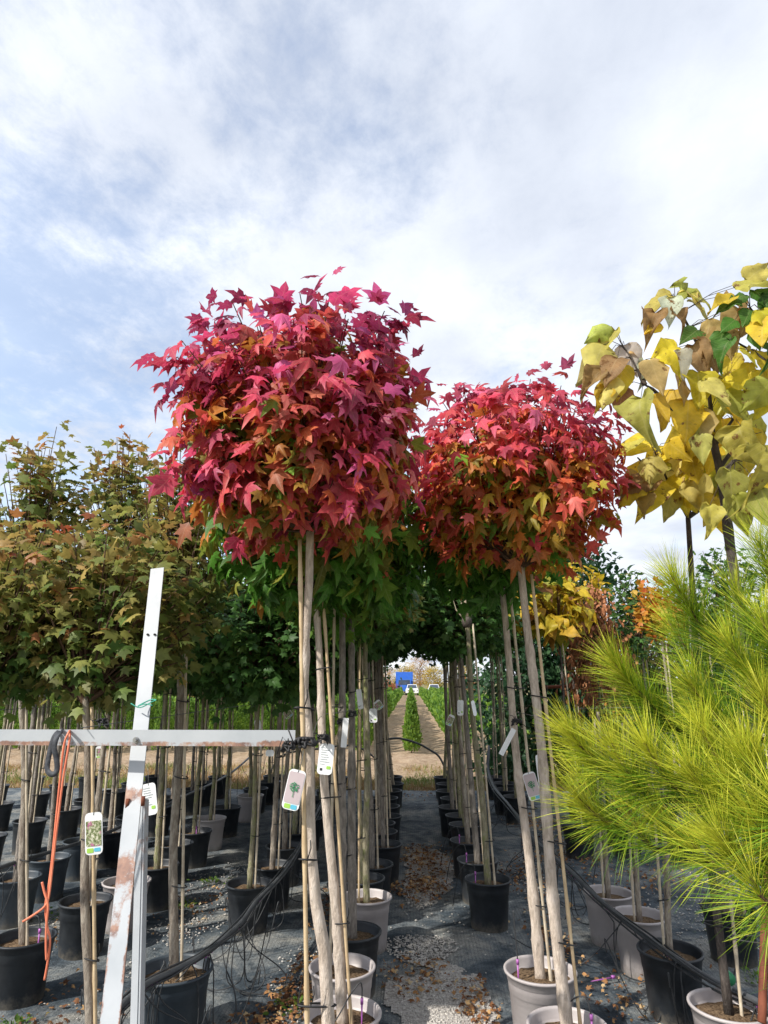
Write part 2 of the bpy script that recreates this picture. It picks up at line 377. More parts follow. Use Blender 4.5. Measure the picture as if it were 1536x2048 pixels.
def place(tpl, P, A, Nn, S, C, mat, name, rng):
    """place templates: P positions, A axis dirs, Nn normal dirs, S sizes, C colours; tpl may be a list"""
    tpls = tpl if isinstance(tpl, list) else [tpl]
    P = np.asarray(P, float); A = np.asarray(A, float); Nn = np.asarray(Nn, float); S = np.asarray(S, float); C = np.asarray(C, float)
    A = A / (np.linalg.norm(A, axis=1, keepdims=True) + 1e-9)
    Nn = Nn - A * (Nn * A).sum(1, keepdims=True); Nn = Nn / (np.linalg.norm(Nn, axis=1, keepdims=True) + 1e-9)
    X = np.cross(A, Nn); which = rng.integers(0, len(tpls), len(P)); VV = []; FF = []; CC = []; UU = []; b = 0
    for ti, (tv, tf) in enumerate(tpls):
        ix = np.where(which == ti)[0]
        if not len(ix): continue
        s = S[ix][:, None]; k = len(tv); sx = (s * rng.uniform(.85, 1.12, (len(ix), 1)))
        V = (P[ix][:, None, :] + X[ix][:, None, :] * (tv[None, :, 0:1] * sx[:, None]) + A[ix][:, None, :] * (tv[None, :, 1:2] * s[:, None])
             + Nn[ix][:, None, :] * (tv[None, :, 2:3] * (s * rng.uniform(.3, 1.7, (len(ix), 1)))[:, None]))
        F = tf[None] + (np.arange(len(ix)) * k)[:, None, None] + b
        VV.append(V.reshape(-1, 3)); FF.append(F.reshape(-1, tf.shape[1])); CC.append(np.repeat(C[ix], len(tf), 0))
        UU.append(np.tile(np.stack([tv[:, 0] + .5, tv[:, 1]], 1), (len(ix), 1))); b += len(ix) * k
    return leaf_mesh_from(name, np.concatenate(VV), np.concatenate(FF), np.concatenate(CC), np.concatenate(UU), mat)

def shoots(rng, base, c, rad, n, per, t0=.42, spread=.04, up=.0, lenvar=(.78, 1.12), pet=.05, zmin=-.95, gap=None, boxy=None, taper=0):
    """branches from base to an uneven ellipsoid; returns leaf arrays and the branch curves"""
    base = np.array(base, float); c = np.array(c, float); rad = np.array(rad, float)
    P = []; O = []; T = []; curves = []
    gold = math.pi * (3 - 5 ** .5)
    for i in range(n):
        z = 1 - 2 * (i + .5) / n; z = max(z, zmin); th = gold * i + rng.uniform(-.3, .3)
        d = np.array([math.cos(th) * math.sqrt(max(0, 1 - z * z)), math.sin(th) * math.sqrt(max(0, 1 - z * z)), z + up]); d += rng.normal(0, .12, 3)
        d /= np.linalg.norm(d)
        if boxy: d = d / (np.abs(d) ** boxy).sum() ** (1 / boxy)
        if gap is not None and rng.random() < gap: continue
        tp = np.array([1 - taper * max(0, d[2]), 1 - taper * max(0, d[2]), 1]); E = c + d * rad * tp * rng.uniform(*lenvar)
        mid = (base + E) / 2 + np.array([0, 0, .18 * rad[2]]) * (1 if z > -.2 else .4) + rng.normal(0, .03, 3)
        ts = np.linspace(0, 1, 7)[:, None]; cur = (1 - ts) ** 2 * base + 2 * ts * (1 - ts) * mid + ts ** 2 * E
        curves.append(cur)
        tt = t0 + (1 - t0) * np.sort(rng.random(per) ** .75)[:, None]
        p = (1 - tt) ** 2 * base + 2 * tt * (1 - tt) * mid + tt ** 2 * E
        tan = (E - mid); tan /= np.linalg.norm(tan) + 1e-9
        side = rng.normal(0, 1, (per, 3)); side -= tan * (side @ tan)[:, None]; side /= np.linalg.norm(side, axis=1, keepdims=True)
        o = side * .8 + tan * .7; o /= np.linalg.norm(o, axis=1, keepdims=True)
        P.append(p + o * pet * rng.uniform(.5, 1.3, (per, 1)) + rng.normal(0, spread, (per, 3))); O.append(o); T.append(tt[:, 0])
    return np.concatenate(P), np.concatenate(O), np.concatenate(T), curves

def ramp_cols(t, stops):
    t = np.clip(t, 0, 1); xs = [s[0] for s in stops]; cs = np.array([s[1] for s in stops])
    return np.stack([np.interp(t, xs, cs[:, k]) for k in range(3)], 1)

def crown_mesh(kind, seed, base, c, rad, n, per, size, **k):
    """leaf mesh + branch mesh in local coordinates"""
    rng = np.random.default_rng(seed); base = np.array(base, float); c = np.array(c, float); rad = np.array(rad, float)
    P, O, T, curves = shoots(rng, base, c, rad, n, per, **k)
    rel = (P - c) / rad; rr = np.linalg.norm(rel, axis=1); nn = len(P)
    out = rel / (rr[:, None] + 1e-6)
    clump = np.array([noise.noise(Vector(p * 5.0) + Vector((seed, 0, 0))) for p in P])
    S = size * rng.uniform(.55, 1.3, nn); rnd = rng.normal(0, 1, nn)
    g = np.array([0, 0, -1.0])
    if kind in ('red', 'red2', 'mixed', 'green'):
        A = O * .5 + out * .5 + g * rng.uniform(.3, 1.5, (nn, 1)) + rng.normal(0, .28, (nn, 3))
        NN = out * 1.1 + np.array([0, 0, .75]) + rng.normal(0, .42, (nn, 3))
        S *= np.interp(T, [.4, 1], [.75, 1.1])
        if kind == 'red': t = .53 + .20 * rel[:, 2] + .55 * (rr - .8) + .36 * clump + .13 * rnd - .25 * np.clip(-.55 - rel[:, 2], 0, 1)
        elif kind == 'red2': t = .56 + .28 * rel[:, 2] + .34 * (rr - .75) + .30 * clump + .12 * rnd
        elif kind == 'mixed': t = .18 + .25 * rel[:, 2] + .2 * (rr - .75) + .3 * clump + .12 * rnd
        else: t = .09 + .1 * clump + .07 * rnd
        C = ramp_cols(t, [(0, (.07, .20, .026)), (.12, (.12, .30, .034)), (.22, (.18, .27, .035)), (.32, (.34, .24, .04)), (.42, (.50, .18, .035)),
                          (.52, (.58, .10, .065)), (.65, (.60, .07, .115)), (.8, (.54, .06, .15)), (1, (.36, .04, .12))])
        if kind == 'red2': C = C * np.array([1.15, 1.25, .85])
        C *= rng.uniform(.62, 1.35, (nn, 1)); tpl = [SWEET, SWEET, SWEET2, SWEET3, SWEET4]; mat = 'sweetgum_leaf'
        pink = rng.random(nn) < .2; C[pink & (t > .5)] *= np.array([1.2, 2.0, 2.0])
    elif kind == 'olive':
        A = O * .7 + out * .3 + g * rng.uniform(.1, .9, (nn, 1)) + rng.normal(0, .35, (nn, 3)); NN = np.array([0, 0, 1.1]) + out * .6 + rng.normal(0, .5, (nn, 3))
        t = .42 + .16 * rel[:, 2] + .4 * clump + .15 * rnd
        C = ramp_cols(t, [(0, (.07, .14, .03)), (.25, (.15, .20, .045)), (.5, (.29, .28, .075)), (.7, (.36, .25, .075)), (.85, (.40, .17, .06)), (1, (.38, .10, .045))])
        C *= rng.uniform(.7, 1.35, (nn, 1)); tpl = [MAPLE]; mat = 'maple_leaf'
    elif kind in ('globe', 'globe_autumn'):
        A = O * .8 + out * .4 + g * rng.uniform(0, .8, (nn, 1)) + rng.normal(0, .4, (nn, 3)); NN = np.array([0, 0, 1.0]) + out * .6 + rng.normal(0, .5, (nn, 3))
        t = (.25 if kind == 'globe' else .5) + .1 * rel[:, 2] + .3 * clump + .13 * rnd
        C = ramp_cols(t, [(0, (.05, .125, .032)), (.3, (.085, .19, .044)), (.55, (.16, .25, .055)), (.75, (.28, .23, .05)), (.9, (.38, .16, .04)), (1, (.38, .09, .03))])
        C *= rng.uniform(.7, 1.35, (nn, 1)); tpl = [MAPLE_S]; mat = 'small_leaf'
    elif kind == 'yellow':
        A = O * .8 + g * rng.uniform(.1, 1.1, (nn, 1)) + rng.normal(0, .3, (nn, 3)); NN = np.array([0, 0, 1.0]) + out * .6 + rng.normal(0, .4, (nn, 3))
        t = .5 + .3 * clump + .22 * rnd
        C = ramp_cols(t, [(0, (.16, .24, .03)), (.3, (.42, .38, .04)), (.6, (.62, .44, .03)), (.85, (.5, .28, .04)), (1, (.25, .12, .05))]); tpl = [HEARTS[0], HEARTS[1]]; mat = 'small_leaf'
    elif kind == 'orange':
        A = O + g * .4 + rng.normal(0, .4, (nn, 3)); NN = rng.normal(0, 1, (nn, 3)) + np.array([0, 0, .8])
        t = .5 + .3 * clump + .2 * rnd; C = ramp_cols(t, [(0, (.45, .40, .05)), (.4, (.58, .28, .03)), (1, (.5, .10, .02))]); tpl = [MAPLE_S]; mat = 'small_leaf'
    elif kind == 'rust':
        A = g + O * .35 + rng.normal(0, .25, (nn, 3)); NN = rng.normal(0, 1, (nn, 3))
        t = .5 + .3 * clump + .2 * rnd; C = ramp_cols(t, [(0, (.18, .07, .03)), (.5, (.36, .15, .07)), (1, (.5, .26, .12))]); tpl = [OVAL]; mat = 'dry_leaf'
    lm = place(tpl, P, A, NN, S, C, mat, 'leaves', rng)
    mb = MB(); br = k.get('pet', .05)
    for i, cu in enumerate(curves):
        r0 = .0065 if n < 160 else .005
        mb.tube(cu, [r0 * (1 - .8 * q) + .0008 for q in np.linspace(0, 1, 7)], 4, False)
    return lm, mb.mesh('branches', 'twig')

# ------------------------------------------------------------------ potted tree parts
def pot_profile(h=.31, r=.155):
    return [(.0, .002), (r * .80, .0), (r * .82, .006), (r * .93, h - .045), (r * .97, h - .042), (r * .985, h - .012), (r * 1.05, h - .012), (r * 1.06, h - .003),
            (r * 1.045, h), (r * .985, h), (r * .965, h - .01), (r * .93, h - .09), (r * .8, h - .10)]
POTM = {}
def pot_mesh(mat, h=.31, r=.155):
    key = (mat, h, r)
    if key not in POTM:
        mb = MB(); mb.lathe(pot_profile(h, r), 36); POTM[key] = mb.mesh('pot', mat)
    return POTM[key]
SOILM = []
def soil_mesh(i, r=.155, h=.31):
    key = ('s', i % 3, r)
    if key not in POTM:
        mb = MB(); vs = []; n = 28; rs = [0, .3, .55, .78, .99]
        for q in rs:
            for j in range(n):
                a = 2 * math.pi * j / n; x, y = q * r * .93 * math.cos(a), q * r * .93 * math.sin(a)
                vs.append((x, y, h - .05 + .018 * (1 - q) + .010 * noise.noise(Vector((x * 22 + i * 7, y * 22, i)))))
        mb.add(vs, [(a * n + j, a * n + (j + 1) % n, (a + 1) * n + (j + 1) % n, (a + 1) * n + j) for a in range(4) for j in range(n)])
        POTM[key] = mb.mesh('soil', 'soil')
    return POTM[key]
CROWNS = {}
def crown_variant(kind, v):
    key = (kind, v)
    if key not in CROWNS:
        if kind == 'globe': a = dict(base=(0, 0, -.34), c=(0, 0, 0), rad=(.47, .47, .40), n=150, per=24, size=.062, up=.12, pet=.035, t0=.35)
        elif kind == 'globe_autumn': a = dict(base=(0, 0, -.30), c=(0, 0, 0), rad=(.42, .42, .38), n=120, per=20, size=.065, up=.12, pet=.035, t0=.35)
        elif kind == 'green': a = dict(base=(0, 0, -.36), c=(0, 0, 0), rad=(.46, .46, .44), n=95, per=13, size=.11, up=.05, pet=.06)
        elif kind == 'olive': a = dict(base=(0, 0, -.5), c=(0, 0, 0), rad=(.5, .5, .62), n=100, per=15, size=.085, up=.2, pet=.05, t0=.3, lenvar=(.6, 1.2))
        elif kind == 'yellow': a = dict(base=(0, 0, -.3), c=(0, 0, 0), rad=(.55, .5, .42), n=42, per=9, size=.17, up=.2, pet=.08)
        CROWNS[key] = crown_mesh(kind, 50 + v * 7 + len(kind), **a)
    return CROWNS[key]

BARKS = {'red': 'bark_pale', 'red2': 'bark_pale', 'mixed': 'bark_pale', 'green': 'bark_dull', 'globe': 'bark_mossy', 'globe_autumn': 'bark_grey', 'olive': 'bark_grey', 'yellow': 'bark_dark', 'none': 'bark_grey'}
NT_ = [0]
def potted_tree(x, y, kind, label, pot='pot_black', top=None, ctr=None, tz=2.0, tr=.019, variant=None, crown=None, path=None, stake_side=1, stake='cane',
                name='potted_tree', group='potted trees lined up in nursery rows', stake_top=None, sz=1.0, pr=.155, cat='potted tree'):
    """x,y foot; top = (x,y) of the trunk top; path = world points of the trunk"""
    NT_[0] += 1; i = NT_[0]; rnd = random.Random(i * 13 + 5)
    root = empty(name, (x, y, 0), label=label, cat=cat, group=group)
    p = link('pot', pot_mesh(pot, .31, pr), root, rz=rnd.uniform(0, 6))
    link('soil', soil_mesh(i, pr), p)
    tx, ty = top if top else (x + rnd.uniform(-.05, .05), y + rnd.uniform(-.05, .05))
    mb = MB()
    if path is None:
        path = []; w1, w2, ph = rnd.uniform(-.016, .016), rnd.uniform(-.016, .016), rnd.uniform(0, 6)
        for q in np.linspace(0, 1, 15):
            path.append(Vector((x + (tx - x) * q + w1 * math.sin(q * 7 + ph) * math.sin(q * 3.14), y + (ty - y) * q + w2 * math.cos(q * 6 + ph) * math.sin(q * 3.14), .25 + (tz - .25) * q)))
    path = [Vector(q) for q in path]
    O = Vector((x, y, 0)); loc = [q - O for q in path]; nseg = len(loc)
    fine = []
    for a, b in zip(loc[:-1], loc[1:]):
        for k in range(3): fine.append(a.lerp(b, k / 3))
    fine.append(loc[-1]); m = len(fine)
    rads = [tr * (1.25 - .45 * k / (m - 1)) * (1 + .06 * noise.noise(Vector((i, k * .9, 0)))) for k in range(m)]
    rads[0] *= 1.12
    for k in range(3, m - 2):
        if rnd.random() < .16: rads[k] *= rnd.uniform(1.10, 1.28)
    mb.tube(fine, rads, 10); mb.build('trunk', rnd.choice(['bark_mossy', 'bark_mossy', 'bark_grey', 'bark_dull']) if kind.startswith('globe') else BARKS.get(kind, 'bark_grey'), root)
    # stake: straight, tied to the trunk
    f, t = loc[0], loc[-1]; off = Vector((stake_side * (tr * 1.9 + .004), -.012, 0)); stz = stake_top or (t.z - .05)
    a = Vector((f.x, f.y, .12)) + off * 1.3; e = f + (t - f) * ((stz - f.z) / (t.z - f.z)) + off
    st = MB(); sr = .0072; ks = 24; spts = [a.lerp(e, k / ks) for k in range(ks + 1)]
    st.tube(spts, [sr * (1.3 if k % 5 == 2 else 1) for k in range(ks + 1)], 7); st.build('stake', stake, root)
    # ties
    for tzv in sorted({.62 + rnd.uniform(-.08, .08), 1.08 + rnd.uniform(-.1, .1), 1.62 + rnd.uniform(-.1, .1)}):
        q = (tzv - f.z) / (t.z - f.z)
        if q > .96: continue
        kk = q * (m - 1); c0 = fine[int(kk)].lerp(fine[min(m - 1, int(kk) + 1)], kk % 1); s0 = a.lerp(e, (tzv - a.z) / (e.z - a.z)); cc = (c0 + s0) / 2
        hl = (c0 - s0).length / 2 + tr; tb = MB(); dirv = (s0 - c0); dirv.z = 0; dirv.normalize(); pv = Vector((-dirv.y, dirv.x, 0))
        ring = [cc + dirv * (hl + .002) * math.cos(u) + pv * (tr * 1.15) * math.sin(u) + Vector((0, 0, .006 * math.sin(u + i))) for u in np.linspace(0, 2 * math.pi, 17)]
        tb.tube(ring, .0032, 5, False); tb.tube([ring[3], ring[3] + Vector((.012, -.01, .035)), ring[3] + Vector((.01, -.015, .06))], .0018, 4); tb.build('tie', 'tie', root)
    if crown is not None:
        lm, bm = crown; lo = (0, 0, 0)
        link('leaves', lm, root, lo); link('branches', bm, root, lo)
    elif kind != 'none':
        lm, bm = crown_variant(kind, variant if variant is not None else rnd.randrange(3))
        dz = {'globe': .34, 'globe_autumn': .30, 'green': .36, 'olive': .5, 'yellow': .3}[kind] * sz
        for nm, me in (('leaves', lm), ('branches', bm)):
            o = link(nm, me, root, (t.x, t.y, t.z + dz - .02)); o.rotation_euler.z = rnd.uniform(0, 6.28); s = sz * rnd.uniform(.93, 1.07)
            o.scale = (s, s, s * rnd.uniform(.92, 1.05))
            if nm == 'leaves': sv = o
            else: o.rotation_euler = sv.rotation_euler; o.scale = sv.scale
    return root
# ================================================================== THE SETTING
def grid_sheet(name, x0, x1, y0, y1, nx, ny, zf, mat, **k):
    mb = MB(); vs = []
    for j in range(ny + 1):
        for i in range(nx + 1):
            x = x0 + (x1 - x0) * i / nx; y = y0 + (y1 - y0) * j / ny; vs.append((x, y, zf(x, y)))
    mb.add(vs, [(j * (nx + 1) + i, j * (nx + 1) + i + 1, (j + 1) * (nx + 1) + i + 1, (j + 1) * (nx + 1) + i) for j in range(ny) for i in range(nx)])
    return mb.build(name, mat, None, kind='structure', **k)
def nz2(x, y, s, o=0): return noise.noise(Vector((x * s, y * s, o)))
grid_sheet('ground', -1200, 1200, -300, 1500, 24, 18, lambda x, y: -.09, 'far_ground', label='flat dry land reaching to the horizon')
ROWX = [k * 1.24 for k in range(-13, 4)]
def field_z(x, y):
    d = min(abs(x - r) for r in ROWX) if -17 < x < 4.6 and y > 14.5 else 1
    return -.035 + .035 * nz2(x, y, 1.6) + .03 * nz2(x, y, 5) + (.05 * math.exp(-(d / .25) ** 2) if d < 1 else 0)
grid_sheet('field', -19, 9, 10.4, 46, 200, 220, field_z, 'field_soil', label='tilled brown soil between the thuja rows')
grid_sheet('far_field', -24, 14, 45.9, 92, 40, 40, lambda x, y: -.05 + .02 * nz2(x, y, .6), 'field_soil', label='far end of the tilled field')
def mat_z(x, y):
    fold = .018 * max(0, nz2(x, y, 1.1, 3)) + .010 * nz2(x * .6, y, 4, 7) + .005 * nz2(x, y, 12, 1)
    return .012 + fold + (.012 * math.exp(-((y - 8.1 - .05 * nz2(x, 0, 1)) / .04) ** 2))
mat = grid_sheet('ground_cover_fabric', -9, 6, .3, 11.0, 260, 230, mat_z, 'ground_cover', label='dark woven weed fabric under the potted trees')

rs = random.Random(4); rg = np.random.default_rng(8)
def patch_mask(x, y, patches):
    best = 0
    for (px_, py_, rx, ry, w) in patches:
        d = ((x - px_) / rx) ** 2 + ((y - py_) / ry) ** 2 + .9 * nz2(x, y, 4.5, 2) + .4 * nz2(x, y, 14, 5)
        if d < 1: best = max(best, w)
    return best
GR = [(.12, 3.9, .27, .62, 1), (.14, 3.1, .30, .8, 1), (.05, 4.7, .22, .25, .5), (.12, 6.5, .22, .85, .75), (.05, 5.7, .15, .3, .5), (-1.62, 6.1, .36, .7, .24), (-1.55, 5.0, .3, .4, .12), (-1.5, 4.2, .3, .5, .05),
      (1.7, 7.6, .5, .9, .22), (1.0, 6.0, .2, .6, .12), (2.1, 5.3, .6, .7, .25), (-.65, 4.2, .18, .6, .12), (-2.45, 5.4, .2, 1.0, .14), (.3, 5.0, .4, .6, .03)]
# beds of fine gravel lying on the fabric in the aisle
def bed(x0, x1, y0, y1, pat, name, label):
    n = 70; m = int(n * (y1 - y0) / (x1 - x0)); mb = MB(); idx = {}; vs = []; fs = []
    def vid(i, j):
        if (i, j) not in idx:
            x = x0 + (x1 - x0) * i / n; y = y0 + (y1 - y0) * j / m
            idx[(i, j)] = len(vs); vs.append((x, y, mat_z(x, y) + .007 + .004 * nz2(x, y, 40)))
        return idx[(i, j)]
    for j in range(m):
        for i in range(n):
            x = x0 + (x1 - x0) * (i + .5) / n; y = y0 + (y1 - y0) * (j + .5) / m
            if patch_mask(x, y, pat) > .6: fs.append((vid(i, j), vid(i + 1, j), vid(i + 1, j + 1), vid(i, j + 1)))
    mb.add(vs, fs); mb.build(name, 'gravel_bed', kind='stuff', label=label)
bed(-.35, .6, 2.3, 4.7, GR[:2], 'gravel_bed', 'fine pale gravel bed in the aisle near the grey pots')
bed(-.3, .5, 5.5, 7.5, GR[3:4], 'gravel_bed', 'strip of pale gravel further up the aisle')
oct_v = np.array([(1, 0, 0), (-1, 0, 0), (0, 1, 0), (0, -1, 0), (0, 0, .55), (0, 0, -.55)], float)
oct_f = np.array([(0, 2, 4), (2, 1, 4), (1, 3, 4), (3, 0, 4), (2, 0, 5), (1, 2, 5), (3, 1, 5), (0, 3, 5)])
def scatter_pebbles(nmax):
    P = []
    while len(P) < nmax:
        g = GR[rs.randrange(len(GR))] if rs.random() < .93 else (0, 6, 4, 5, .03)
        x = g[0] + rs.gauss(0, .6) * g[2]; y = g[1] + rs.gauss(0, .6) * g[3]
        if y < 2.2 or y > 10.8: continue
        if rs.random() < max(patch_mask(x, y, GR), .015): P.append((x, y, mat_z(x, y) + .008))
    P = np.array(P); n = len(P); s = rg.uniform(.004, .0105, (n, 1, 3)) * rg.uniform(.8, 1.3, (n, 1, 1)); a = rg.uniform(0, 6.28, n)
    V = oct_v[None] * s; V = V + rg.normal(0, .0011, V.shape); c, sn = np.cos(a)[:, None], np.sin(a)[:, None]
    V = np.stack([V[..., 0] * c - V[..., 1] * sn, V[..., 0] * sn + V[..., 1] * c, V[..., 2]], 2) + P[:, None]
    F = oct_f[None] + (np.arange(n) * 6)[:, None, None]
    me = leaf_mesh_from('loose_gravel', V.reshape(-1, 3), F.reshape(-1, 3), np.ones((n * 8, 3)), None, 'pebble')
    link('loose_gravel', me, label='loose pale pebbles scattered over the dark fabric', kind='stuff')
scatter_pebbles(8000)
LF = [(.05, 5.9, .28, .35, 1), (.1, 7.0, .3, .5, 1), (.13, 6.4, .22, .6, .8), (-.6, 5.4, .15, .6, .6), (-.62, 4.1, .16, .45, .8), (-.75, 3.7, .2, .3, .6), (1.55, 8.6, .45, .5, .9), (1.5, 7.2, .4, .9, .8), (1.9, 6.3, .6, .8, .7),
      (.95, 6.3, .22, .9, .6), (.9, 4.9, .16, .5, .45), (1.15, 4.1, .3, .5, .3), (.0, 4.3, .25, .3, .5), (.33, 3.9, .12, .4, .5), (-1.6, 5.4, .3, .6, .3), (-1.9, 3.8, .4, .5, .3), (-2.4, 5.0, .2, 1.2, .3), (.1, 10.4, 1.2, .5, .35), (1.2, 3.4, .2, .4, .5)]
def scatter_leaves(nmax):
    P = []
    while len(P) < nmax:
        g = LF[rs.randrange(len(LF))] if rs.random() < .93 else (0, 6, 4, 5, .04)
        x = g[0] + rs.gauss(0, .55) * g[2]; y = g[1] + rs.gauss(0, .55) * g[3]
        if y < 2.2 or y > 10.9: continue
        if rs.random() < max(patch_mask(x, y, LF), .04): P.append((x, y, mat_z(x, y) + rs.uniform(.012, .028)))
    P = np.array(P); n = len(P); A = rg.normal(0, 1, (n, 3)); A[:, 2] *= .25; NN = rg.normal(0, .45, (n, 3)) + [0, 0, 1]
    S = rg.uniform(.010, .042, n); t = rg.random(n)
    C = ramp_cols(t, [(0, (.09, .04, .025)), (.35, (.24, .11, .05)), (.65, (.42, .22, .09)), (.88, (.55, .36, .17)), (1, (.62, .5, .32))])
    me = place([SWEET2, MAPLE, OVAL], P, A, NN, S, C, 'dry_leaf', 'fallen_leaves', rg)
    link('fallen_leaves', me, label='brown fallen leaves lying in drifts on the fabric', kind='stuff')
scatter_leaves(4600)

# weeds and rough grass on the strip past the fabric
blade = (np.array([(-.05, 0, 0), (.05, 0, 0), (.02, .6, .06), (0, 1, .2)]), np.array([(0, 1, 2), (0, 2, 3)]))
def grass(n, x0, x1, y0, y1, h, cols, name, label, dens=None):
    P = []; 
    while len(P) < n:
        x = rs.uniform(x0, x1); y = rs.uniform(y0, y1)
        if dens and rs.random() > dens(x, y): continue
        P.append((x, y, field_z(x, y) if y > 11 else mat_z(x, y)))
    P = np.array(P); A = rg.normal(0, .5, (n, 3)) + [0, 0, 1]; NN = rg.normal(0, 1, (n, 3)); S = rg.uniform(.4, 1.1, n) * h
    g = np.array([nz2(p[0], p[1], .7, 9) for p in P]) + rg.normal(0, .2, n) + .5
    me = place([blade], P, A, NN, S, ramp_cols(g, cols), 'grass_leaf', name, rg); link(name, me, label=label, kind='stuff')
grass(30000, -11, 5, 10.95, 14.2, .13, [(0, (.38, .27, .12)), (.35, (.30, .17, .08)), (.55, (.34, .29, .12)), (.8, (.16, .22, .045)), (1, (.10, .2, .03))], 'dry_grass', 'brown and green rough grass strip behind the pots',
      lambda x, y: min(1, (.45 + .9 * nz2(x, y, .9, 4) + (.5 if y < 12.4 else 0) - (y - 12.2) * .22 + (.25 if x < -1 else -.05))))
WE = [(-1.72, 5.35), (-1.68, 6.0), (-.62, 3.25), (-.8, 3.05), (-1.95, 3.6), (.15, 3.35), (-.6, 3.9), (-2.5, 5.2), (.35, 3.25), (-2.3, 4.3), (1.95, 4.3), (1.75, 3.6), (2.1, 5.0)]
def weeds():
    P = []; A = []; n = 60
    for (wx, wy) in WE:
        p = np.stack([wx + rg.normal(0, .055, n), wy + rg.normal(0, .045, n), np.full(n, .02) + rg.uniform(0, .03, n)], 1)
        P.append(p); A.append(np.stack([p[:, 0] - wx, p[:, 1] - wy, rg.uniform(.01, .06, n)], 1) + rg.normal(0, .01, (n, 3)))
    P = np.concatenate(P); A = np.concatenate(A); m = len(P)
    C = ramp_cols(rg.random(m), [(0, (.06, .13, .02)), (.7, (.13, .22, .03)), (1, (.3, .22, .06))])
    link('weeds', place([OVAL], P, A, rg.normal(0, .4, (m, 3)) + [0, 0, 1], rg.uniform(.015, .04, m), C, 'small_leaf', 'weeds', rg), label='low green weeds growing through the fabric and gravel', kind='stuff')
weeds()

# ================================================================== FIELD ROWS AND BACKDROP
def thuja_mesh(seed, n=900, h=.92, r=.2, sz=.07):
    q = np.random.default_rng(seed); z = q.random(n) ** .9; a = q.uniform(0, 6.28, n)
    prof = np.interp(z, [0, .12, .35, .7, 1], [.75, 1, .95, .6, .04]) * (1 + .12 * np.sin(a * 3 + z * 9)); rr = prof * r * q.uniform(.55, 1.05, n)
    P = np.stack([rr * np.cos(a), rr * np.sin(a), .06 + z * h], 1); A = np.stack([np.cos(a) * .5, np.sin(a) * .5, np.full(n, 1.0)], 1) + q.normal(0, .3, (n, 3))
    NN = np.stack([np.cos(a), np.sin(a), np.full(n, .3)], 1) + q.normal(0, .5, (n, 3))
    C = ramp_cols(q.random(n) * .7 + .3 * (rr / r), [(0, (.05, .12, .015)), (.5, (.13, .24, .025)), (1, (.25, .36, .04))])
    return place([OVAL], P, A, NN, q.uniform(.6, 1.3, n) * sz, C, 'small_leaf', 'thuja', q)
ordn = ['', 'first', 'second', 'third', 'fourth', 'fifth', 'sixth', 'seventh', 'eighth', 'ninth', 'tenth', 'eleventh', 'twelfth', 'thirteenth', 'fourteenth', 'fifteenth', 'sixteenth']
TH = [thuja_mesh(s) for s in (1, 2, 3)]
def stem_mesh():
    mb = MB(); mb.tube([(0, 0, -.05), (.005, 0, .2), (0, 0, .7)], [.014, .012, .005], 6); return mb.mesh('stem', 'twig')
THS = stem_mesh(); nth = 0; farpos = []
for ri, rx in enumerate(ROWX):
    y = 16.6 + (0 if abs(rx) < 1.3 else rs.uniform(-.2, .9)); k = 0
    lim = 44 if abs(rx) < 1.5 else (17 if rx < -1.5 else 10)
    while y < 88:
        x_ = rx + rs.uniform(-.03, .03)
        if k < lim and nth < 290:
            c = abs(rx) < .1
            nrow = abs(ri - 13); side = 'left' if rx < 0 else 'right'; od = ['nearest', 'second', 'third'][k] if k < 3 else None
            row = 'in the central field row up the aisle' if c else 'in the %s field row %s of the central one' % (ordn[nrow], side)
            lab = ('foremost bright green thuja at the near end of the central field row' if (c and k == 0) else '%s green thuja %s' % (od, row) if od else 'green thuja beyond the first three ' + row)
            o = empty('thuja', (x_, y, -.02), rs.uniform(0, 6), label=lab, cat='thuja', group='thujas ' + row)
            s = rs.uniform(.88, 1.12) * (1.05 if k == 0 else 1); f = link('foliage', TH[nth % 3], o); f.scale = (s, s, s * rs.uniform(.92, 1.1))
            link('stem', THS, o); nth += 1
        else: farpos.append((x_, y))
        k += 1; y += .46 if y < 44 else .9
def far_rows():
    q = np.random.default_rng(5); PP = []; n = 60
    for (x, y) in farpos:
        z = q.random(n); a = q.uniform(0, 6.28, n); r = np.interp(z, [0, .15, .4, .7, 1], [.7, 1, .95, .6, .05]) * .22
        PP.append(np.stack([x + r * np.cos(a), y + r * np.sin(a) * 1.5, .03 + z * .95], 1))
    P = np.concatenate(PP); m = len(P); A = q.normal(0, .35, (m, 3)) + [0, 0, 1]; NN = q.normal(0, 1, (m, 3)); NN[:, 1] -= 1
    C = ramp_cols(q.random(m), [(0, (.05, .13, .015)), (.5, (.12, .24, .025)), (1, (.23, .36, .04))])
    link('thuja_rows', place([OVAL], P, A, NN, q.uniform(.12, .24, m), C, 'small_leaf', 'thuja_rows', q), label='far ends of the green thuja rows', kind='stuff')
far_rows()

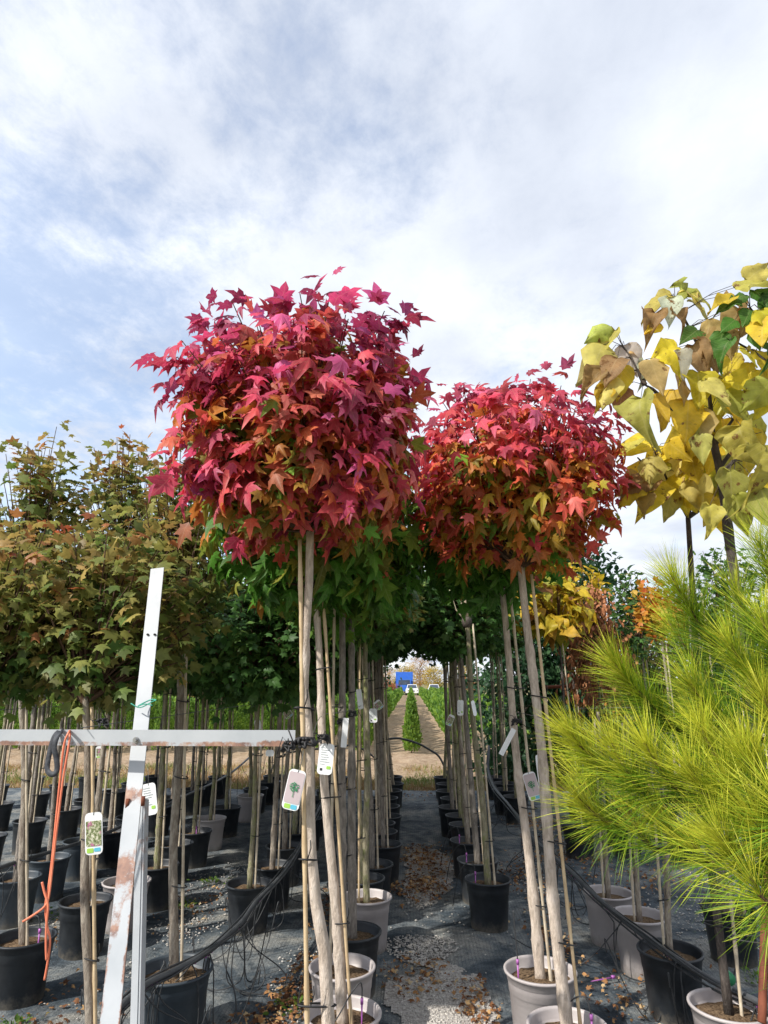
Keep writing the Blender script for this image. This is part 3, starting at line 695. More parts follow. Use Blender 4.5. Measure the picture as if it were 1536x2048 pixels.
def tree_mesh(seed, n, h, w, z0, size, cols, shape='round', tpl=None):
    """crown leaves of a free-standing tree, as clumps on limbs, plus a trunk"""
    q = np.random.default_rng(seed); nc = max(10, n // 45); P = []; mb = MB()
    mb.tube([(0, 0, -.1), (.02 * h, 0, z0), (0, .02 * h, h * .75)], [w * .05, w * .04, w * .01], 7)
    for i in range(nc):
        z = q.random() if shape != 'cone' else q.random() ** 1.25; a = q.uniform(0, 6.28)
        rad = {'round': math.sin(math.pi * (.12 + .83 * z)) ** .6, 'cone': (1 - z) ** .8 + .05, 'tall': math.sin(math.pi * (.2 + .75 * z)) ** .5}[shape] * w / 2
        r = rad * q.uniform(.35, 1.0); c = np.array([r * math.cos(a), r * math.sin(a), z0 + (h - z0) * z])
        s = .13 * w * q.uniform(.7, 1.3) * (.6 + .4 * rad / (w / 2)); P.append(c + q.normal(0, 1, (45, 3)) * s * np.array([1, 1, .6]))
        if i % 3 == 0: mb.tube([(0, 0, max(z0 * .8, c[2] * .75)), tuple(c * np.array([.5, .5, .95])), tuple(c)], [w * .014, w * .01, w * .003], 4, False)
    P = np.concatenate(P); m = len(P); out = P - np.array([0, 0, (z0 + h) / 2]); out /= np.linalg.norm(out, axis=1, keepdims=True) + 1e-6
    A = out * .6 + q.normal(0, .6, (m, 3)) + ([0, 0, -.3] if shape != 'cone' else [0, 0, .1]); NN = out + q.normal(0, .7, (m, 3)) + [0, 0, .5]
    t = .5 + .45 * np.array([noise.noise(Vector(p) * (2.4 / w) + Vector((seed, 0, 0))) for p in P]) + q.normal(0, .17, m)
    return place(tpl or [OVAL], P, A, NN, q.uniform(.7, 1.4, m) * size, ramp_cols(t, cols), 'small_leaf', 'crown', q), mb.mesh('trunk', 'bark_grey')
G1 = [(0, (.018, .045, .018)), (.5, (.035, .08, .028)), (1, (.07, .13, .035))]
G2 = [(0, (.03, .07, .02)), (.5, (.07, .13, .03)), (1, (.14, .18, .045))]
Y1 = [(0, (.20, .20, .04)), (.5, (.48, .34, .045)), (1, (.62, .46, .07))]
O1 = [(0, (.30, .14, .04)), (.5, (.48, .26, .07)), (1, (.55, .40, .14))]
R1_ = [(0, (.22, .05, .03)), (.5, (.38, .10, .05)), (1, (.45, .2, .08))]
C1 = [(0, (.016, .045, .022)), (.45, (.03, .085, .035)), (1, (.075, .16, .055))]
FT = {k: tree_mesh(*a) for k, a in dict(
    dark=(1, 3600, 8, 7, 1.2, .32, G1), mid=(2, 3200, 6.5, 6, 1.0, .30, G2), yellow=(3, 2600, 6, 6, 1.0, .30, Y1), tan=(4, 2600, 7.5, 6, 1.5, .26, O1), red=(5, 1200, 2.6, 3.2, .5, .18, R1_),
    poplar=(6, 2600, 9, 3.4, 1, .28, G2, 'tall')).items()}
def far_tree(k, x, y, s, label, rz=None, group='trees on the far edge of the field'):
    o = empty('background_tree', (x, y, -.1), label=label, cat='tree', group=group)
    a = link('crown', FT[k][0], o); b = link('trunk', FT[k][1], o); r = rs.uniform(0, 6)
    for q in (a, b): q.scale = (s, s, s); q.rotation_euler.z = r
FTL = [('yellow', -1.0, 118, .72, 'yellow autumn tree behind the blue truck'), ('yellow', 4.0, 116, .70, 'golden tree right of the blue truck at the end of the rows'), ('tan', 1.8, 132, .85, 'tall pale tan tree rising above the yellow ones at the end of the aisle'),
       ('mid', -7.5, 112, .95, 'green tree left of the yellow ones at the end of the aisle'), ('red', -2.9, 84, .75, 'small red-leaved tree in front of the blue truck'), ('red', 7.6, 90, .9, 'rusty red tree at the far right end of the field rows'),
       ('yellow', 10, 125, .8, 'yellow tree mostly hidden behind the right tree row'), ('tan', -4.5, 135, .6, 'tan tree far off between the green and yellow trees')]
for k, x, y, s, l in FTL: far_tree(k, x, y, s, l)
pos = ['leftmost', 'second from the left', 'third from the left', 'fourth from the left', 'fifth from the left', 'sixth from the left', 'seventh from the left', 'eighth from the left', 'ninth from the left', 'tenth from the left', 'eleventh from the left', 'rightmost']
for i in range(12):
    far_tree('dark' if i % 3 else 'mid', -31 + i * 2.4 + rs.uniform(-.6, .6), 47 + rs.uniform(-3, 5), rs.uniform(.55, .75),
             '%s of the dark trees in the belt behind the left field' % pos[i], group='dark tree belt behind the left field')
far_tree('yellow', -6.0, 26, .24, 'small yellow tree low behind the left trunks, over the thujas')
far_tree('tan', -9.0, 30, .34, 'orange-tan young tree behind the left trunks beyond the thujas')

# evergreen hedge trees on the right
CO = [tree_mesh(20 + i, 6000, 3.9, 1.9, .15, .13, C1, 'tall') for i in range(3)]
for i, (x, y, s, l) in enumerate([(1.95, 12.3, .92, 'dark evergreen at the left end of the tall hedge, nearest the aisle'), (3.15, 12.6, 1.06, 'tallest dark evergreen of the hedge, its feathery tip above the yellow leaves'), (4.5, 12.9, .82, 'third evergreen from the aisle in the tall hedge'),
                                  (5.8, 13.3, .76, 'fourth evergreen from the aisle, behind the rust-leaved tree'), (7.2, 13.8, .74, 'fifth evergreen from the aisle, mostly behind the lime pine'), (8.7, 14.4, .76, 'rightmost evergreen of the hedge behind the lime pine')]):
    o = empty('evergreen_tree', (x, y, -.05), rs.uniform(0, 6), label=l, cat='evergreen', group='dark evergreen hedge on the right')
    for nm, me in (('crown', CO[i % 3][0]), ('trunk', CO[i % 3][1])):
        q = link(nm, me, o); q.scale = (s, s, s)
    if i == 1:   # feathery leader
        q = np.random.default_rng(3); mb = MB(); P = []; A = []
        for k in range(9):
            an = q.uniform(-1.2, 1.2); b = Vector((0, 0, 3.5)); e = b + Vector((math.sin(an) * .55, q.uniform(-.2, .2), .35 + .5 * math.cos(an))); mb.tube([b, b.lerp(e, .5), e], [.012, .008, .002], 4, False)
            for j in range(40): P.append(b.lerp(e, .3 + .7 * j / 39) + Vector(q.normal(0, .02, 3))); A.append((e - b).normalized() + Vector(q.normal(0, .5, 3)))
        P = np.array([tuple(p) for p in P]); A = np.array([tuple(p) for p in A]); link('leader', place([OVAL], P, A, q.normal(0, 1, A.shape), q.uniform(.05, .1, len(P)), ramp_cols(q.random(len(P)), C1), 'small_leaf', 'leader', q), o)
        mb.build('leader_twigs', 'twig', o)

# cars at the end of the aisle
def car(x, y, label):
    o = empty('parked_car', (x, y, -.05), label=label, cat='car')
    mb = MB(); prof = [(-.86, .35), (-.88, .7), (-.80, .92), (.80, .92), (.88, .7), (.86, .35)]
    vs = [(px_, yy, z) for yy in (-2.1, 2.1) for px_, z in prof]; mb.add(vs, [(5, 4, 3, 2, 1, 0), (6, 7, 8, 9, 10, 11)] + [(i, (i + 1) % 6, (i + 1) % 6 + 6, i + 6) for i in range(6)])
    mb.add([(-.74, -1.0, .92), (.74, -1.0, .92), (.60, -.35, 1.44), (-.60, -.35, 1.44), (-.74, 1.9, .92), (.74, 1.9, .92), (.60, 1.4, 1.44), (-.60, 1.4, 1.44)], [(0, 1, 2, 3), (5, 4, 7, 6), (1, 5, 6, 2), (4, 0, 3, 7), (3, 2, 6, 7)])
    b = mb.build('body', 'car_white', o, False)
    g = MB(); g.add([(-.66, -.975, .97), (.66, -.975, .97), (.55, -.41, 1.39), (-.55, -.41, 1.39)], [(0, 1, 2, 3)]); w = g.build('windscreen', 'glass_dark', o, False); w.location.y = -.03
    for s in (-1, 1):
        for yy in (-1.35, 1.3):
            t = MB(); t.tube([(s * .82 - .1, yy, .33), (s * .82 + .1, yy, .33)], .33, 16); t.build('wheel', 'rubber', o)
        h = MB(); h.box((s * .62, -2.11, .68), (.34, .04, .15)); h.build('headlight', 'lamp_clear', o)
    g = MB(); g.box((0, -2.115, .6), (.7, .03, .12)); g.build('grille', 'rubber', o)
def truck(x, y, label):
    o = empty('parked_truck', (x, y, -.05), label=label, cat='truck')
    mb = MB(); mb.box((0, 1.5, 2.0), (2.5, 5.0, 2.4)); mb.build('cargo_box', 'truck_blue', o, False)
    mb = MB(); mb.box((0, -1.95, 1.35), (2.1, 1.7, 1.7), taper=.9); mb.build('cab', 'truck_blue', o, False)
    mb = MB(); mb.add([(-.85, -2.80, 1.4), (.85, -2.80, 1.4), (.8, -2.745, 2.05), (-.8, -2.745, 2.05)], [(0, 1, 2, 3)]); mb.build('windscreen', 'glass_dark', o, False)
    for s in (-1, 1):
        for yy in (-1.9, 2.6):
            t = MB(); t.tube([(s * .95 - .13, yy, .42), (s * .95 + .13, yy, .42)], .42, 16); t.build('wheel', 'rubber', o)
        h = MB(); h.box((s * .8, -2.82, .8), (.3, .04, .18)); h.build('headlight', 'lamp_clear', o)
car(.15, 93, 'white car parked beyond the end of the central thuja row')
car(3.3, 97, 'white car half hidden behind the right-hand thuja row')
car(-4.2, 95, 'white car left of the others, behind the left thuja row')
truck(-.95, 99, 'blue box truck parked behind the white car')

# ================================================================== POTTED TREES
def cm(kind, seed, x, y, base, c, rad, n, per, size, **k):
    return crown_mesh(kind, seed, Vector(base) - Vector((x, y, 0)), Vector(c) - Vector((x, y, 0)), rad, n, per, size, **k)
# the big red sweetgum in front
main_path = [(-.25, 2.3, .25), (-.258, 2.3, .45), (-.262, 2.3, .65), (-.278, 2.3, .84), (-.31, 2.3, .98), (-.33, 2.3, 1.13), (-.338, 2.3, 1.28), (-.345, 2.3, 1.46), (-.367, 2.3, 1.63), (-.368, 2.3, 1.79), (-.36, 2.3, 2.0), (-.362, 2.3, 2.2)]
potted_tree(-.25, 2.3, 'red', 'nearest sweetgum with the biggest crimson crown and pale trunk tied to the beam', 'pot_grey', path=main_path, tr=.0175, stake_side=-1, stake='bamboo', stake_top=2.15,
            crown=cm('red', 3, -.25, 2.3, (-.362, 2.3, 2.18), (-.415, 2.32, 2.64), (.425, .39, .40), 215, 22, .078, up=.0, pet=.055, spread=.03, boxy=3.4, zmin=-.85, lenvar=(.72, 1.04)))
potted_tree(-.30, 3.17, 'mixed', 'sweetgum with two leaning pale stems in the grey pot at the bottom edge', 'pot_grey', top=(-.47, 3.17), tz=2.12, tr=.019, stake='bamboo',
            crown=cm('mixed', 5, -.30, 3.17, (-.47, 3.17, 2.1), (-.50, 3.17, 2.50), (.45, .45, .42), 95, 14, .105, pet=.06))
potted_tree(-.35, 3.63, 'green', 'green sweetgum in the light grey pot behind the nearest grey one, left of the aisle', 'pot_grey', top=(-.38, 3.63), tz=2.15, tr=.02, stake_side=-1, variant=0, stake='cane')
potted_tree(-.34, 4.10, 'green', 'green sweetgum in the black pot between two light grey pots, left of the aisle', 'pot_black', top=(-.37, 4.1), tz=2.10, tr=.022, stake_side=-1, variant=1, stake='bamboo')
potted_tree(-.30, 4.71, 'globe_autumn', 'slim tree with bright bamboo stake, third light grey pot left of the aisle', 'pot_grey', tz=2.0, tr=.018, stake_side=-1, stake='bamboo')
# row left of the aisle, further back
for i, (y, x) in enumerate([(5.12, -.36), (5.49, -.31), (6.13, -.25), (6.62, -.30), (7.0, -.33), (7.35, -.27), (7.9, -.30), (8.45, -.33), (9.0, -.29), (9.6, -.27), (10.3, -.30)]):
    potted_tree(x, y, 'globe', '%s globe maple in a black pot behind the third grey pot left of the aisle' % ordn[i + 1], 'pot_black', top=(x - .05 - (.20 if y > 8 else 0), y), tz=2.02 + (.20 if y > 8 else 0) + rs.uniform(-.04, .06), tr=.0155 + rs.uniform(0, .004), sz=.85 if y > 8 else 1)
# row right of the aisle
potted_tree(.62, 3.10, 'red2', 'second crimson sweetgum, its grey pot at the bottom edge right of the aisle', 'pot_grey', top=(.535, 3.12), tz=2.2, tr=.021, stake='bamboo',
            crown=cm('red2', 8, .62, 3.10, (.535, 3.12, 2.18), (.53, 3.12, 2.68), (.47, .44, .41), 200, 20, .074, boxy=2.6, lenvar=(.75, 1.06), up=.03, pet=.06, spread=.035))
potted_tree(.61, 3.63, 'mixed', 'sweetgum in the tall light grey pot right of the aisle, behind the second crimson one', 'pot_grey', top=(.51, 3.63), tz=2.18, tr=.02, stake='cane', stake_side=1, pr=.165,
            crown=cm('mixed', 9, .61, 3.63, (.51, 3.63, 2.15), (.42, 3.63, 2.56), (.42, .42, .40), 90, 14, .10, pet=.06))
ta = potted_tree(.53, 5.13, 'globe_autumn', 'cut-back tree with pale bare shoots, nearest black pot right of the aisle', 'pot_black', top=(.44, 5.13), tz=2.14, tr=.02, sz=.55)
for ch in ta.children:
    if ch.name.startswith(('leaves', 'branches')): ch.location.z += .42; ch.location.y += .25
def bare():
    q = random.Random(6)
    for k in range(9):
        a = q.uniform(0, 6.28); e = Vector((math.cos(a) * q.uniform(.03, .16), math.sin(a) * .1, q.uniform(.2, .36))); mb = MB()
        b = Vector((-.09, 0, 2.10)); mb.tube([b, b + e * .4 + Vector((e.x * .25, 0, 0)), b + e], [.007, .006, .003], 6); mb.build('bare_shoot', 'cane', ta)
    mb = MB(); mb.lathe([(0, -.05), (.03, -.04), (.042, 0), (.035, .03), (0, .045)], 12, (-.09, 0, 2.11)); mb.build('graft_knob', 'bark_dark', ta)
bare()
for i, (y, x) in enumerate([(5.65, .51), (6.29, .49), (6.96, .52), (7.41, .51), (7.88, .45), (8.45, .50), (9.0, .47), (9.6, .50), (10.25, .48)]):
    potted_tree(x, y, 'globe', '%s globe maple in a black pot counting back along the right of the aisle' % ordn[i + 1], 'pot_black', top=(x - .06 * (1 - i / 10) - .03 + (.13 if y > 8 else 0), y), tz=2.0 + (.20 if y > 8 else 0) + rs.uniform(-.04, .06), tr=.018 + rs.uniform(0, .003), sz=.85 if y > 8 else 1)
# second row on the left
potted_tree(-1.22, 2.85, 'olive', 'nearest olive and gold maple, slim pale stem left of the white post', 'pot_black', top=(-1.40, 2.85), tz=1.60, tr=.016, stake='bamboo',
            crown=cm('olive', 11, -1.22, 2.85, (-1.40, 2.85, 1.56), (-1.44, 3.05, 2.00), (.46, .30, .42), 105, 18, .071, up=.05, t0=.3, pet=.05))
potted_tree(-1.16, 3.57, 'olive', 'olive maple in the big blue-black pot under the black hose, right of the white post', 'pot_blue', top=(-1.27, 3.58), tz=1.96, tr=.019, pr=.175, stake='cane',
            crown=cm('olive', 12, -1.16, 3.57, (-1.27, 3.58, 1.94), (-1.38, 3.62, 2.42), (.40, .4, .54), 95, 15, .072, taper=.5, up=.2, t0=.3, lenvar=(.6, 1.15)))
for i, (y, x, pm) in enumerate([(4.97, -1.13, 'pot_black'), (5.44, -1.07, 'pot_black'), (6.04, -1.09, 'pot_black'), (6.6, -1.1, 'pot_black'), (7.2, -1.08, 'pot_black'), (7.8, -1.12, 'pot_black'), (8.4, -1.1, 'pot_black'), (9.0, -1.08, 'pot_black'), (9.6, -1.12, 'pot_black'), (10.2, -1.1, 'pot_black')]):
    potted_tree(x, y, 'globe', '%s dark green globe maple behind the blue-black pot, second row left of the aisle' % ordn[i + 1], pm, tz=1.76 + rs.uniform(-.16, .10), tr=.0155 + rs.uniform(0, .004), sz=1.2)
# third row
potted_tree(-2.12, 3.94, 'olive', 'tall gold-brown maple in the black pot at the bottom left corner', 'pot_black', top=(-2.38, 3.94), tz=1.95, tr=.018,
            crown=cm('olive', 13, -2.12, 3.94, (-2.38, 3.94, 1.93), (-2.38, 3.9, 2.52), (.44, .42, .72), 100, 15, .074, taper=.55, up=.25, t0=.3, lenvar=(.6, 1.15)))
potted_tree(-2.09, 4.57, 'olive', 'tall olive maple in the black pot just left of the white post', 'pot_black', top=(-2.02, 4.5), tz=2.0, tr=.017,
            crown=cm('olive', 14, -2.09, 4.57, (-2.02, 4.5, 1.98), (-2.04, 4.3, 2.66), (.42, .42, .74), 100, 15, .074, taper=.6, up=.25, t0=.3, lenvar=(.6, 1.15)))
potted_tree(-1.95, 3.02, 'olive', 'low brown-gold maple at the left edge, its pot out of view', 'pot_black', top=(-1.9, 3.0), tz=1.62, tr=.016,
            crown=cm('olive', 15, -1.95, 3.02, (-1.9, 3.0, 1.6), (-1.85, 3.0, 2.0), (.45, .4, .36), 100, 17, .07, up=.05, t0=.3))
for i, (y, x, pm) in enumerate([(4.98, -2.0, 'pot_grey'), (5.41, -1.95, 'pot_black'), (6.09, -2.06, 'pot_black'), (6.57, -2.04, 'pot_black'), (7.17, -2.07, 'pot_grey'), (7.78, -2.07, 'pot_black'), (8.56, -1.99, 'pot_grey'), (9.1, -2.05, 'pot_black'), (9.7, -2.0, 'pot_black'), (10.3, -2.05, 'pot_black')]):
    potted_tree(x, y, 'globe' if i % 4 else 'globe_autumn', '%s globe maple behind the white post, third row left of the aisle, %s pot' % (ordn[i + 1], 'light grey' if pm == 'pot_grey' else 'black'), pm, tz=1.74 + rs.uniform(-.16, .10), tr=.0155 + rs.uniform(0, .004), sz=1.2)
for i, (y, x, pm) in enumerate([(5.05, -2.83, 'pot_blue'), (5.59, -2.89, 'pot_blue'), (6.15, -2.9, 'pot_blue'), (6.56, -2.84, 'pot_black'), (7.2, -2.9, 'pot_black'), (7.8, -2.85, 'pot_black'), (8.4, -2.9, 'pot_black'), (9.0, -2.86, 'pot_black'), (9.6, -2.9, 'pot_black'), (10.2, -2.85, 'pot_black')]):
    potted_tree(x, y, 'globe_autumn' if i in (0, 2, 5) else 'globe', '%s maple from the front in the fourth row left of the aisle, %s pot' % (ordn[i + 1], 'bluish' if pm == 'pot_blue' else 'black'), pm, top=(x - .04, y), tz=1.7 + rs.uniform(-.06, .1), tr=.016 + rs.uniform(0, .004), sz=1.12)
for i, (y, x) in enumerate([(6.3, -3.85), (6.98, -3.85), (7.6, -3.8), (8.2, -3.85), (8.8, -3.8), (9.5, -3.85), (10.2, -3.8)]):
    potted_tree(x, y, 'globe', '%s maple from the front in the fifth row left of the aisle' % ordn[i + 1], 'pot_black', tz=1.66 + rs.uniform(-.06, .1), tr=.017, sz=1.25)
for i, (y, x) in enumerate([(7.9, -4.75), (8.6, -4.7), (9.3, -4.75), (10.0, -4.7)]):
    potted_tree(x, y, 'globe_autumn' if i == 0 else 'globe', '%s maple from the front in the sixth row left, near the left edge' % ordn[i + 1], 'pot_black', tz=1.66, tr=.017, sz=1.25)
for i, (y, x) in enumerate([(9.2, -5.6), (10.0, -5.55)]):
    potted_tree(x, y, 'globe', '%s of the two maples in the outermost row at the left edge' % ['nearer', 'farther'][i], 'pot_black', tz=1.66, tr=.017, sz=1.25)
# third row right of the aisle: thin dark stems
for i, (y, x) in enumerate([(8.6, 1.26), (9.15, 1.2), (9.7, 1.28), (10.3, 1.22)]):
    potted_tree(x, y, 'globe_autumn' if i % 2 else 'globe', '%s thin dark-stemmed tree right of the pipe, before the evergreen hedge' % ordn[i + 1], 'pot_black', tz=2.12, tr=.012, sz=.62)

# ------------------------------------------------------------------ catalpas on the right
CY = dict(Y=(.74, .57, .045), L=(.50, .47, .10), W=(.52, .49, .40), B=(.30, .17, .07), G=(.08, .19, .03), T=(.46, .33, .13), P=(.66, .58, .16))
def catalpa(x, y, label, path, branches, leaves, filler, fill_n, seed, pot='pot_grey', tr=.018, potd=None):
    rn = np.random.default_rng(seed); O = Vector((x, y, 0))
    P, A, NN, S, C = [], [], [], [], []
    mb = MB()
    for br in branches:
        pts = [aty(px_, py_, yy) - O for px_, py_, yy in br]; k = len(pts); mb.tube(pts, [.010 - .0065 * i / (k - 1) for i in range(k)], 6, False)
    def leaf(px_, py_, yy, ln, ang, col, j=.12):
        b = aty(px_, py_, yy); s = ln / 1300 * yy * .92; a = R(ang)   # angle: 0 hangs straight down, + to the right
        ax = Vector((math.sin(a), rn.uniform(-.35, .25), -math.cos(a)))
        P.append(tuple(b - O)); A.append(tuple(ax)); NN.append((rn.normal(0, .5), -1 + rn.normal(0, .3), rn.uniform(.1, 1.1))); S.append(s)
        c = np.array(CY[col]) * rn.uniform(.8, 1.2) * (1 + rn.normal(0, .06, 3)); C.append(c)
    for l in leaves:
        leaf(*l)
    nodes = [(px_, py_, yy) for br in branches for px_, py_, yy in br[1:]]
    for i in range(fill_n):
        fx0, fy0, fx1, fy1, yy = filler[i % len(filler)]
        px_ = rn.uniform(fx0, fx1); py_ = rn.uniform(fy0, fy1); nd = min(nodes, key=lambda q: (q[0] - px_) ** 2 + (q[1] - py_) ** 2)
        ang = math.degrees(math.atan2(px_ - nd[0], 60)) + rn.normal(0, 22); c = ['Y', 'Y', 'L', 'P', 'Y', 'Y', 'L', 'T', 'Y'][rn.integers(9)]
        yl = yy + rn.uniform(-.22, .25); leaf(px_, py_, yl, rn.uniform(62, 100), ang, c)
        e = aty(px_, py_, yl) - O; st = aty(*nd) - O; mb.tube([st, st.lerp(e, .5) + Vector((0, 0, .02)), e], [.002, .0015, .0012], 4, False)
    for l in leaves:
        e = aty(l[0], l[1], l[2]) - O; nd = min(nodes, key=lambda q: (q[0] - l[0]) ** 2 + (q[1] - l[1]) ** 2); st = aty(*nd) - O
        mb.tube([st, st.lerp(e, .5) + Vector((0, 0, .02)), e], [.002, .0015, .0012], 4, False)
    crown = (place(HEARTS, P, A, NN, S, C, 'catalpa_leaf', 'leaves', rn), mb.mesh('branches', 'bark_dark'))
    potted_tree(x, y, 'yellow', label, pot, path=path, tr=tr, crown=crown, cat='catalpa tree', name='potted_catalpa', group='yellow catalpas in pots', stake_top=1.5)
c1p = [aty(px_, py_, 3.3) for px_, py_ in [(1392, 1300), (1386, 1200), (1380, 1100), (1376, 1035)]]
catalpa(1.35, 3.30, 'yellow catalpa on the slim dark trunk, its fork below the bigger leaves', [(1.35, 3.3, .25), (1.345, 3.3, .8), (1.35, 3.3, 1.3)] + c1p,
        [[(1376, 1035, 3.3), (1362, 1010, 3.25), (1345, 985, 3.15), (1328, 945, 3.1), (1310, 905, 3.05)], [(1378, 1030, 3.3), (1382, 980, 3.3), (1392, 900, 3.3), (1398, 840, 3.3)], [(1378, 1035, 3.3), (1400, 1020, 3.35), (1432, 985, 3.4), (1480, 935, 3.4), (1500, 920, 3.4)],
         [(1380, 1030, 3.3), (1410, 1010, 3.2), (1450, 995, 3.15), (1490, 1000, 3.1)], [(1345, 985, 3.15), (1300, 940, 3.1), (1275, 915, 3.05)]],
        [(1300, 885, 3.1, 90, -75, 'Y'), (1290, 880, 3.05, 80, -60, 'L'), (1335, 895, 3.1, 90, -50, 'Y'), (1300, 930, 3.1, 100, -55, 'Y'), (1280, 950, 3.05, 80, -45, 'T'), (1320, 960, 3.05, 110, -35, 'Y'), (1345, 975, 3.1, 90, -20, 'L'),
         (1310, 950, 3.0, 95, -62, 'B'), (1360, 950, 3.1, 95, 5, 'Y'), (1350, 900, 3.1, 95, -20, 'P'), (1385, 960, 3.05, 85, 15, 'P'), (1375, 980, 3.1, 60, 20, 'Y'), (1390, 905, 3.1, 95, 0, 'Y'), (1300, 985, 3.0, 60, -20, 'T'), (1420, 915, 3.1, 95, 12, 'L'),
         (1400, 930, 3.1, 95, -30, 'Y'), (1335, 925, 3.1, 85, -70, 'L'), (1440, 1000, 3.0, 85, 0, 'Y'), (1365, 870, 3.1, 90, -40, 'Y'), (1280, 970, 3.0, 70, -55, 'Y')],
        [(1300, 880, 1420, 960, 3.15), (1400, 860, 1540, 980, 3.3)], 20, 31, pot='pot_grey', tr=.015)
c2p = [aty(px_, py_, 2.7) for px_, py_ in [(1505, 1420), (1492, 1320), (1476, 1200), (1460, 1090), (1449, 1000), (1440, 940), (1428, 890)]]
catalpa(1.31, 2.7, 'nearest yellow catalpa with the largest browning heart-shaped leaves', [(1.30, 2.7, .25), (1.30, 2.7, .8), (1.31, 2.7, 1.2)] + c2p,
        [[(1428, 890, 2.7), (1412, 878, 2.68), (1380, 858, 2.65), (1350, 830, 2.6), (1328, 800, 2.55)], [(1290, 770, 2.5), (1275, 740, 2.5), (1262, 715, 2.5), (1245, 692, 2.5)], [(1328, 800, 2.55), (1305, 778, 2.52), (1290, 770, 2.5)],
         [(1428, 890, 2.7), (1422, 820, 2.7), (1415, 760, 2.7), (1400, 700, 2.7), (1378, 655, 2.68), (1362, 625, 2.65), (1350, 600, 2.65)], [(1430, 890, 2.7), (1445, 868, 2.72), (1465, 840, 2.75), (1500, 810, 2.8)],
         [(1440, 935, 2.7), (1465, 900, 2.75), (1475, 870, 2.75), (1490, 800, 2.75)], [(1440, 950, 2.7), (1470, 920, 2.6), (1500, 890, 2.55)]],
        [(1218, 655, 2.5, 70, -60, 'L'), (1230, 660, 2.5, 85, -35, 'L'), (1205, 690, 2.5, 100, -25, 'P'), (1220, 705, 2.5, 110, -50, 'T'), (1235, 715, 2.45, 95, -30, 'B'), (1205, 740, 2.45, 75, -50, 'B'), (1250, 690, 2.5, 85, 15, 'W'), (1245, 730, 2.45, 90, -10, 'Y'),
         (1225, 755, 2.45, 95, -25, 'P'), (1210, 775, 2.45, 60, -20, 'Y'), (1247, 775, 2.5, 70, -15, 'B'), (1262, 700, 2.5, 50, 55, 'T'), (1300, 720, 2.45, 100, 10, 'T'), (1310, 715, 2.5, 75, 55, 'Y'), (1290, 725, 2.5, 60, -10, 'W'),
         (1282, 795, 2.4, 105, -8, 'L'), (1305, 790, 2.5, 80, 20, 'Y'), (1345, 590, 2.65, 90, -65, 'L'), (1350, 570, 2.65, 70, 10, 'L'), (1365, 580, 2.65, 70, 45, 'P'), (1340, 595, 2.6, 80, -10, 'W'), (1378, 590, 2.65, 70, 75, 'L'),
         (1310, 625, 2.6, 75, -25, 'B'), (1318, 645, 2.6, 50, -50, 'Y'), (1345, 620, 2.6, 65, 25, 'B'), (1380, 600, 2.7, 85, 40, 'L'), (1355, 695, 2.6, 80, -65, 'Y'), (1360, 700, 2.55, 75, 5, 'W'), (1385, 690, 2.6, 90, 15, 'T'), (1395, 660, 2.6, 75, -50, 'G'),
         (1360, 750, 2.6, 85, 0, 'T'), (1395, 745, 2.6, 100, -8, 'Y'), (1410, 760, 2.55, 85, 30, 'P'), (1415, 700, 2.6, 75, 15, 'B'), (1420, 640, 2.6, 75, -10, 'T'), (1440, 650, 2.6, 100, 5, 'T'), (1350, 780, 2.65, 100, -30, 'Y'), (1375, 800, 2.6, 110, -10, 'Y'),
         (1400, 820, 2.6, 100, -5, 'T'), (1440, 790, 2.6, 100, 40, 'L'), (1450, 760, 2.6, 90, 55, 'Y'), (1455, 820, 2.6, 105, 20, 'Y'), (1480, 850, 2.5, 110, 10, 'L'), (1495, 900, 2.45, 120, 5, 'L'), (1460, 940, 2.5, 100, -5, 'L'), (1420, 1010, 2.5, 75, -10, 'L'),
         (1470, 990, 2.5, 100, 15, 'L'), (1500, 700, 2.6, 90, 15, 'Y'), (1520, 740, 2.6, 100, 10, 'Y'), (1400, 870, 2.55, 70, 5, 'P'), (1505, 620, 2.6, 90, -30, 'T'), (1455, 590, 2.6, 90, 30, 'T'), (1495, 560, 2.6, 80, 130, 'L'), (1470, 575, 2.6, 70, 100, 'L'),
         (1520, 980, 2.45, 110, 10, 'L'), (1480, 620, 2.6, 80, -40, 'T')],
        [(1340, 760, 1500, 880, 2.75), (1400, 640, 1530, 800, 2.85), (1430, 840, 1540, 1000, 2.75)], 24, 32, pot='pot_black', tr=.02)
c3p = [(1.72, 2.62, .25), (1.73, 2.62, 1.2), (1.72, 2.62, 2.2), (1.70, 2.62, 2.9)]
catalpa(1.72, 2.62, 'tree with fresh green leaves cut off by the right edge, top right', c3p,
        [[(1600, 800, 2.62), (1560, 745, 2.6), (1510, 705, 2.6), (1465, 680, 2.6)], [(1600, 780, 2.62), (1560, 700, 2.6), (1525, 650, 2.55), (1500, 615, 2.55)], [(1600, 800, 2.62), (1570, 650, 2.6), (1540, 590, 2.6)]],
        [(1490, 590, 2.5, 60, -60, 'G'), (1510, 580, 2.5, 70, 20, 'G'), (1480, 605, 2.5, 60, -80, 'G'), (1530, 590, 2.5, 80, 0, 'G'), (1500, 620, 2.5, 60, -30, 'G'), (1445, 665, 2.5, 65, -20, 'G'), (1525, 650, 2.5, 60, -20, 'G'), (1470, 640, 2.5, 60, -50, 'G'),
         (1460, 680, 2.45, 70, -35, 'G'), (1530, 690, 2.5, 60, 0, 'G'), (1500, 640, 2.5, 65, 50, 'G'), (1470, 595, 2.5, 70, -70, 'Y'), (1500, 575, 2.5, 70, 80, 'L'), (1520, 620, 2.5, 60, 40, 'G'), (1510, 660, 2.5, 60, 0, 'G')],
        [(1520, 560, 1640, 800, 2.6)], 16, 33, pot='pot_black')
